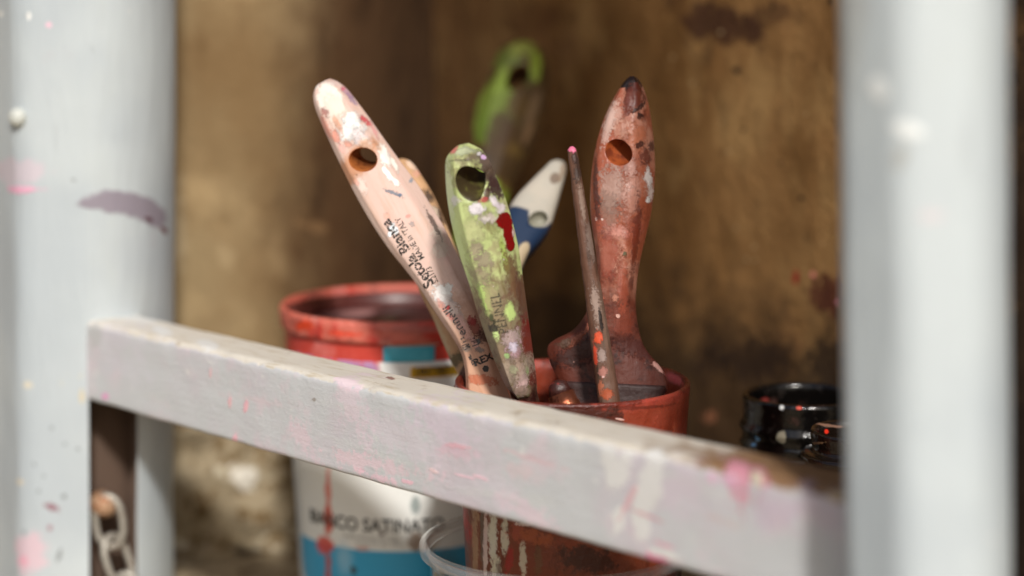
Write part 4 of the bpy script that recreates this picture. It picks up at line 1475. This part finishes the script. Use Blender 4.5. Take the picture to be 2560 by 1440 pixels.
for (x, y, a, b, t, c, am, dry) in (
    (1140, 600, 16, 130, -14, 'c7d79a', .8, .3), (1160, 560, 40, 60, -10, 'c2d190', .6, .5), (1210, 740, 14, 60, -16, 'b5d078', .9, .35), (1262, 640, 10, 60, -12, 'a8c45c', .8, .5), (1276, 780, 14, 26, -10, 'b9d080', .95, .3),
    (1240, 840, 10, 22, -14, 'bfd68c', .95, .3), (1120, 480, 14, 80, -5, 'cfd6b2', .7, .3),
    (1225, 560, 40, 16, 70, '7d7a4c', .6, .6), (1285, 700, 14, 90, -12, '6b4a34', .85, .5), (1302, 640, 18, 80, -10, '6a5630', .9, .3), (1312, 760, 18, 90, -8, '5e4030', .9, .3), (1255, 900, 20, 60, -14, '8a7660', .8, .5), (1235, 760, 22, 70, -16, '98896a', .7, .6), (1185, 580, 26, 40, -10, 'b4b486', .6, .6),
    (1190, 625, 18, 24, 0, '9a8a78', .8, .6), (1210, 650, 24, 24, 0, '8f7f70', .8, .6), (1200, 690, 26, 26, 0, '93826f', .7, .6),
    (1225, 430, 22, 60, -22, '4a3430', .95, .35), (1205, 395, 34, 20, 20, '6a5a50', .8, .5), (1240, 470, 18, 36, -20, '3f2a28', .95, .35), (1218, 485, 10, 18, 0, '4a2a2a', .9, .3),
    (1160, 375, 34, 12, -14, 'a8ad90', .8, .4), (1135, 375, 14, 6, -40, 'd0706a', .9, .3), (1120, 385, 8, 12, 20, 'e4dcd4', .8, .3), (1209, 393, 8, 7, 20, 'd6b4dc', 1, .1), (1198, 384, 6, 5, 20, 'dcd6d8', 1, .3),
    (1192, 522, 22, 16, -10, 'e3dde2', 1, .35), (1238, 505, 8, 22, -30, 'e4dade', 1, .45), (1252, 520, 14, 18, -20, 'dccfd6', .9, .6), (1225, 545, 26, 14, 0, 'cdbfb6', .8, .8), (1215, 550, 14, 10, 0, 'd8d0cc', .8, .8), (1135, 502, 10, 12, 0, 'e0dcd8', .8, .6),
    (1268, 500, 14, 40, -14, '5e1418', .9, .4), (1210, 500, 12, 8, -20, 'b0504e', .9, .4),
    (1232, 822, 14, 10, 0, '3a352c', .95, .3), (1228, 795, 6, 10, 0, '4c5236', .9, .5), (1236, 805, 4, 8, 0, '30301f', .9, .6),
    (1320, 850, 20, 70, -6, '6f1e18', .9, .4), (1332, 940, 12, 60, -6, '641812', .9, .4), (1280, 850, 26, 26, 20, 'b09a98', .9, .75), (1290, 880, 20, 30, 0, 'c09aa4', .9, .75), (1285, 870, 12, 14, 0, 'd8cede', .9, .6), (1300, 920, 16, 40, 0, 'a87068', .9, .75), (1310, 950, 12, 40, 0, 'c8a8a4', .9, .8),
    (1278, 860, 6, 4, 0, 'e8d8e8', 1, .4), (1268, 890, 8, 7, 0, 'a8cc84', 1, .2), (1284, 926, 12, 14, 0, 'a9d08a', 1, .5), (1318, 925, 5, 12, -6, '8ab860', 1, .2), (1265, 940, 14, 40, -12, 'a89684', .8, .5), (1300, 980, 30, 14, 0, 'a08878', .8, .5)):
    gC.layer(D.spot(x, y, a, b, t, .5, 420, .22, deep=.02, dry=dry), c, h=.0003, amt=am)
rd = gC.math('MAXIMUM', gC.math('MAXIMUM', D.spot(1262, 552, 20, 22, 0, .25, 300, .12), D.spot(1272, 585, 14, 28, -6, .2, 300, .12)), D.spot(1276, 610, 12, 20, -4, .15, 300, .12))
gC.layer(rd, '7c0f0e', h=.0014, rough=.18)
gC.layer(D.spot(1284, 583, 4, 12, 0, .5, 500, .3, dry=.5), 'c8b0a8')
gC.layer(gC.dots(420, .22, .14, off=3), 'e2d6d2', amt=.9, h=.0002)
gC.layer(gC.dots(380, .20, .12, off=4), '3c2a22', amt=.8)
# grooves of the moulding
gC.layer(D.spot(1150, 401, 44, 2.0, 0, .05, 300, .5), '5a5a44', h=-.0005, amt=.8)
gC.bump(gC.noise(350, 5, .6), .0003)
gC.done()
ink3 = ink_mat('moulded lettering', '4a4436', .38, .5, 7)
stamp(meC, MC, 'PENNEL', 1258, 818, 1234, 718, 24, 2, .006)
rootC = empty('paint_brush', MC)
tag(rootC, 'lime green faceted paint brush with a glossy dark red drip in the cup', 'paint brush', 'brushes standing in the cup')
link_handle(meC, [gC, inC, ink3], rootC, MC)
ferrule_bristle(rootC, MC, zC0 + .004, to_local(MC, 1310, 990)[0], .0062, .0062, .025, .05, metal, hair, 0)

# --- D: big dark red brush
MD = frame(W(1545, 985, .938), W(1580, 188, .945), 0)
leftD = [(1400, 968), (1385, 935), (1372, 905), (1365, 880), (1370, 860), (1392, 845), (1425, 829), (1452, 802), (1472, 765), (1488, 720), (1492, 680), (1488, 630), (1480, 580), (1474, 520), (1475, 455), (1483, 390), (1497, 330), (1517, 278), (1541, 232), (1560, 204), (1574, 191)]
rightD = [(1668, 1000), (1672, 980), (1672, 955), (1664, 932), (1648, 908), (1628, 886), (1610, 858), (1599, 822), (1592, 775), (1592, 728), (1597, 680), (1607, 630), (1620, 578), (1631, 528), (1638, 470), (1640, 420), (1638, 368), (1632, 312), (1622, 256), (1606, 212), (1592, 194), (1585, 190)]
secD = facet([(-1, -.10), (-.80, -.72), (-.15, -.94), (.28, -1), (.62, -.66), (1, .05), (.8, .8), (.1, 1), (-.8, .75)], .16)
meD, zD0, zD1 = handle_mesh(MD, leftD, rightD, [(0, .0056), (.08, .0060), (.18, .0074), (.3, .0088), (.6, .0098), (.82, .0085), (.93, .006), (.985, .003), (1, .0012)], secD)
inD = Mat('orange bore', '9a4a22', .55, .4, seed=51)
inD.layer(inD.ramp(inD.noise(150), .5, .65), '6e2e14'); inD.done()
meD = hole(meD, MD, 1543, 381, 36, 30, 25, (.75, .35), 1, inD.mat, flare=1.08, deep_lim=.0115)
rD = Mat('red brown varnish', '9c533a', .34, .4, coat=.08, seed=52)
grain(rD, '70341f', 'a5684a', .55, .6)
D = Decals(rD, meD, MD)
rD.layer(rD.ramp(rD.noise(45, 6, .65, off=3), .46, .62), 'c08a74', amt=.7)
rD.layer(rD.ramp(rD.noise(90, 6, .65, off=5), .54, .66), '5a2418', amt=.7)
lowD = rD.ramp(rD.math('ADD', rD.axis(2), rD.math('MULTIPLY', rD.math('SUBTRACT', rD.noise(50, 5, .6, off=7), .5), .05)), zD0 + .070, zD0 + .030)
rD.layer(lowD, '4e1d10', amt=.92, rough=.6)
rD.layer(rD.mul(lowD, rD.ramp(rD.noise(110, 6, .65, off=9), .52, .64)), '2a110a', amt=.85)
for (x, y, a, b, t, c, am, dry) in (
    (1578, 205, 34, 24, 0, '1c0f0c', 1, .2), (1590, 240, 26, 44, 0, '5a2416', .9, .3), (1570, 260, 14, 40, 10, '6a2a18', .85, .2), (1600, 290, 12, 8, -30, '2a120c', .9, .4), (1600, 268, 20, 6, -35, '2c140e', .8, .3),
    (1530, 290, 26, 50, 18, 'c39a8a', .75, .4), (1560, 320, 40, 24, 0, 'bd8a74', .6, .5), (1520, 310, 14, 60, 14, 'cdb0a4', .6, .5), (1595, 340, 26, 40, 0, 'a85a38', .7, .4),
    (1530, 470, 44, 60, 0, '9c8074', .75, .6), (1520, 530, 30, 50, 0, '8c6f62', .7, .6), (1580, 480, 26, 70, 0, 'b48272', .7, .6), (1575, 420, 20, 24, 0, 'c09488', .6, .5),
    (1615, 392, 14, 24, 0, '5a2a20', .8, .5), (1600, 362, 14, 8, -30, '3a1a14', .9, .5), (1628, 365, 10, 14, 0, '3a1c16', .8, .5),
    (1600, 700, 14, 120, 0, '6a2414', .7, .4), (1560, 800, 30, 50, 0, '7c3420', .6, .5), (1590, 870, 60, 24, 20, '42170e', .8, .5), (1450, 880, 70, 30, -20, '32140d', .85, .5), (1622, 445, 10, 30, -4, 'dcd2ce', .9, .55), (1627, 480, 8, 24, 0, 'd4c4be', .8, .7), (1620, 500, 6, 10, 0, 'e2dcd8', .9, .5),
    (1495, 560, 20, 30, 0, 'a4523e', .6, .6), (1540, 580, 40, 20, 0, 'c88a7c', .6, .65), (1590, 580, 20, 40, 10, 'a8523c', .6, .6),
    (1505, 548, 4, 4, 0, 'e4c4b8', .95, .2), (1490, 548, 4, 5, 0, 'e0b8ac', .95, .2), (1562, 635, 6, 8, 0, '4a4a2c', .95, .4), (1565, 668, 10, 3, 0, 'd09a88', .8, .5),
    (1520, 640, 30, 60, 0, '8c3c2c', .6, .6), (1560, 720, 14, 80, 0, '9a4a34', .6, .6), (1488, 470, 6, 90, -2, '4a2018', .8, .5),
    (1650, 920, 26, 8, 38, 'c49084', 1, .2), (1668, 945, 6, 18, -18, 'b8705c', 1, .2), (1480, 800, 6, 60, 28, 'b0644a', .8, .5), (1440, 850, 36, 10, -40, '8a4a34', .7, .6), (1410, 860, 24, 12, -20, '4a3424', .8, .5), (1500, 920, 14, 10, 0, 'b88478', .8, .5),
    (1590, 600, 10, 110, 6, '5a2012', .7, .4), (1545, 790, 6, 6, 0, 'd8a898', .9, .4), (1538, 745, 8, 10, 0, 'c88870', .7, .6)):
    rD.layer(D.spot(x, y, a, b, t, .5, 330, .25, deep=.02, dry=dry), c, h=.0003, amt=am)
rD.layer(rD.dots(330, .2, .12, off=3), 'd4a090', amt=.85, h=.0003)
rD.bump(rD.noise(160, 6, .6), .0008)
rD.done()
rootD = empty('paint_brush', MD)
tag(rootD, 'wide red-brown flat paint brush with a pointed dark tip upright in the cup', 'paint brush', 'brushes standing in the cup')
link_handle(meD, [rD, inD], rootD, MD)
xl, zl = to_local(MD, 1400, 968); xr, zr = to_local(MD, 1668, 1000)
ferrule_bristle(rootD, MD, zD0 + .001, (xl + xr) / 2, (xr - xl) / 2 * .95, .0066, .03, .045, caked, hair, 0)

# --- E: thin round stick brush
ME = frame(W(1540, 1120, .905), W(1429, 366, .900), 0)
Le = (W(1429, 366, .900) - W(1540, 1120, .905)).length
rings = []
for k in range(101):
    t = k / 100
    s_ = .905 / F
    rr = (30.0 - 18.5 * t ** 1.2) * s_
    if t > .985: rr *= sqrt(max(.02, 1 - ((t - .985) / .015) ** 2)) * .75 + .25
    rg = []
    for j in range(28):
        a = 2 * pi * j / 28
        q = Vector((rr * cos(a), rr * sin(a), Le * t))
        q *= 1.0
        q.x += .0004 * noise.noise(Vector((0, 0, t * 9))); 
        e = .00025 * noise.noise(q * 300)
        rg.append(q + Vector((cos(a), sin(a), 0)) * e)
    rings.append(rg)
meE = loft(rings)
kE = Mat('stick wood', '644536', .5, .4, seed=55)
grain(kE, '33241a', '7a6456', .8)
D = Decals(kE, meE, ME)
for (x, y, a, b, t, c, am, dry) in (
    (1427, 368, 13, 11, 20, 'd8708e', 1, .15), (1438, 395, 8, 14, 0, '3a2620', .8, .4), (1446, 430, 10, 34, 0, '2e211c', .8, .5), (1455, 500, 8, 60, -8, '8a7466', .7, .5), (1478, 600, 10, 60, -8, '7c6a60', .7, .5),
    (1490, 760, 12, 60, -8, '9a8478', .8, .6), (1495, 845, 14, 16, 0, 'd0502c', .95, .35), (1488, 890, 6, 30, -6, 'cc4a30', .9, .4), (1505, 890, 12, 20, -6, '9c8880', .8, .5), (1508, 930, 12, 14, 0, 'b07468', .8, .5), (1515, 985, 22, 14, 0, 'b0522e', .85, .5), (1500, 970, 8, 20, 0, 'b86a4c', .8, .5), (1508, 942, 4, 3, 0, 'e4b8b0', 1, .2),
    (1502, 800, 5, 34, -8, '1a1210', .9, .3)):
    kE.layer(D.spot(x, y, a, b, t, .5, 380, .25, dry=dry, deep=.006), c, h=.0003, amt=am)
kE.bump(kE.noise(250, 5, .6), .0005)
kE.done()
rootE = empty('paint_brush', ME)
tag(rootE, 'thin round brush handle with pink tip standing before the wide red-brown brush', 'paint brush', 'brushes standing in the cup')
link('handle', meE, kE, rootE, ME)
link('bristles', tube([Vector((0, 0, .001)), Vector((0, 0, -.008)), Vector((0, 0, -.02)), Vector((0, 0, -.03))], [.0048, .0055, .004, .001]), hair, rootE, ME)

# --- F: white and blue brush
MF = frame(W(1215, 880, .965), W(1398, 400, 1.03), 0)
leftF = [(1170, 890), (1195, 800), (1215, 720), (1234, 640), (1252, 570), (1280, 508), (1322, 462), (1352, 432), (1374, 410), (1390, 402)]
rightF = [(1262, 890), (1275, 800), (1292, 720), (1312, 658), (1345, 618), (1372, 580), (1388, 530), (1402, 480), (1412, 440), (1412, 415), (1402, 402)]
meF, zF0, zF1 = handle_mesh(MF, leftF, rightF, [(0, .006), (.5, .0085), (.85, .008), (.96, .006), (1, .002)], superell(3.2), nz=90)
inF = Mat('grey bore', '8d8a7a', .5, .4); inF.done()
meF = hole(meF, MF, 1346, 547, 19, 27, 30, (.15, .1), 1, inF.mat, flare=1.1, deep_lim=.006)
bF = Mat('white plastic', 'b0aa9d', .4, .5, seed=57)
bF.layer(bF.ramp(bF.noise(60), .5, .7), 'bfb4a4', amt=.5)
D = Decals(bF, meF, MF)
xb, zb1 = to_local(MF, 1300, 520); 
bl = bF.ramp(bF.axis(2), to_local(MF, 1310, 545)[1] + .001, to_local(MF, 1310, 545)[1] - .001)
keepw = bF.inv(D.spot(1348, 545, 36, 44, 30, .05, 200, .2))
bl = bF.mul(bl, keepw)
bF.layer(bl, '1c2f4a')
bF.layer(D.spot(1305, 640, 16, 40, 20, .1, 200, .2), 'b8a688')
bF.layer(D.spot(1388, 445, 14, 17, 25, .2, 200, .25), '6a5646', amt=.8)
bF.layer(D.spot(1406, 428, 10, 30, 15, .4, 200, .4), '8a7460', amt=.7)
bF.done()
rootF = empty('paint_brush', MF)
tag(rootF, 'white and navy blue plastic paint brush out of focus behind the green one', 'paint brush', 'brushes standing in the cup')
link_handle(meF, [bF, inF], rootF, MF)
ferrule_bristle(rootF, MF, zF0, to_local(MF, 1216, 888)[0], .009, .006, .03, .045, metal, hair, 0)

# --- K: short brush end with a copper ferrule
MK = frame(W(1446, 1100, .932), W(1332, 800, .938), 0)
Lk = (W(1332, 800, .938) - W(1446, 1100, .932)).length * .62
def ell_tube(st, asp=.75):
    rings = []
    for (z, rr) in st:
        rings.append([Vector((rr * cos(2 * pi * j / 36), rr * asp * sin(2 * pi * j / 36), z)) for j in range(36)])
    return loft(rings)
rootK = empty('paint_brush', MK)
tag(rootK, 'short brush with a coppery ferrule sunk low between green and red-brown brushes', 'paint brush', 'brushes standing in the cup')
cop = Mat('coppery ferrule', '9a5a40', .28, .5, metal=.85, seed=61)
cop.layer(cop.ramp(cop.noise(150, 5), .5, .62), '4a1c14', rough=.5)
cop.bump(cop.noise(250), .0004); cop.done()
link('ferrule', ell_tube([(Lk * .05, .0072), (Lk * .12, .0072), (Lk * .14, .0076), (Lk * .20, .0076), (Lk * .22, .0071), (Lk * .40, .0068), (Lk * .42, .0072), (Lk * .47, .0072), (Lk * .49, .0067), (Lk * .62, .0064)]), cop, rootK, MK)
dk = Mat('dark caked handle', '3a1a14', .45, .5, seed=62)
dk.layer(dk.ramp(dk.noise(150), .52, .62), '7a2a24'); dk.bump(dk.noise(200), .001); dk.done()
link('handle', ell_tube([(Lk * .60, .0062), (Lk * .70, .0048), (Lk * .76, .0040), (Lk * .80, .001)]), dk, rootK, MK)
link('bristles', ell_tube([(Lk * .06, .0068), (-.02, .0075), (-.04, .005), (-.045, .001)]), hair, rootK, MK)

# --- G: green and brown brush in the bucket, leaning on the wall
MG = frame(W(1120, 790, 1.13), W(1300, 104, 1.235), 0)
leftG = [(1085, 790), (1110, 680), (1135, 590), (1160, 500), (1178, 410), (1180, 340), (1190, 272), (1214, 205), (1232, 165), (1248, 132), (1272, 110), (1290, 104)]
rightG = [(1170, 790), (1200, 680), (1235, 580), (1270, 490), (1305, 420), (1337, 350), (1358, 290), (1371, 235), (1374, 180), (1368, 140), (1350, 115), (1318, 105)]
meG, zG0, zG1 = handle_mesh(MG, leftG, rightG, [(0, .008), (.5, .0115), (.85, .011), (.95, .009), (1, .003)], secC, nz=90)
inG = Mat('brown bore', '6a4a2c', .6, .3); inG.done()
meG = hole(meG, MG, 1296, 190, 25, 44, 12, (.1, .1), 1, inG.mat, flare=1.1)
gG = Mat('green and brown paint', '3c2c18', .5, .4, seed=65)
D = Decals(gG, meG, MG)
gG.layer(gG.ramp(gG.noise(60), .5, .65), '5e4a22', amt=.7)
for (x, y, a, b, t, c, am) in ((1225, 250, 36, 80, 18, '5a6826', 1), (1262, 150, 40, 40, 10, '4c5422', 1), (1205, 320, 26, 50, 8, '586a26', 1), (1340, 160, 16, 50, 0, '6f7f2a', .9), (1250, 200, 20, 40, 20, '6c7e30', .8), (1335, 270, 14, 60, 20, '6a5640', .8), (1320, 330, 10, 40, 24, '70583f', .9), (1310, 115, 40, 14, 0, '6a7030', .9), (1195, 395, 20, 24, 0, '3a3028', .9), (1185, 458, 40, 34, 0, '8aa43c', 1), (1165, 560, 30, 50, 10, '7f9a38', .9), (1250, 330, 40, 60, 10, '3a2814', .9), (1300, 260, 30, 40, 10, '453418', .9)):
    gG.layer(D.spot(x, y, a, b, t, .5, 120, .3, deep=.03), c, amt=am)
gG.done()
rootG = empty('paint_brush', MG)
tag(rootG, 'green and brown paint brush standing in the bucket against the wall', 'paint brush')
link_handle(meG, [gG, inG], rootG, MG)
ferrule_bristle(rootG, MG, zG0, to_local(MG, 1122, 788)[0], .0085, .007, .02, .03, metal, hair, 0)
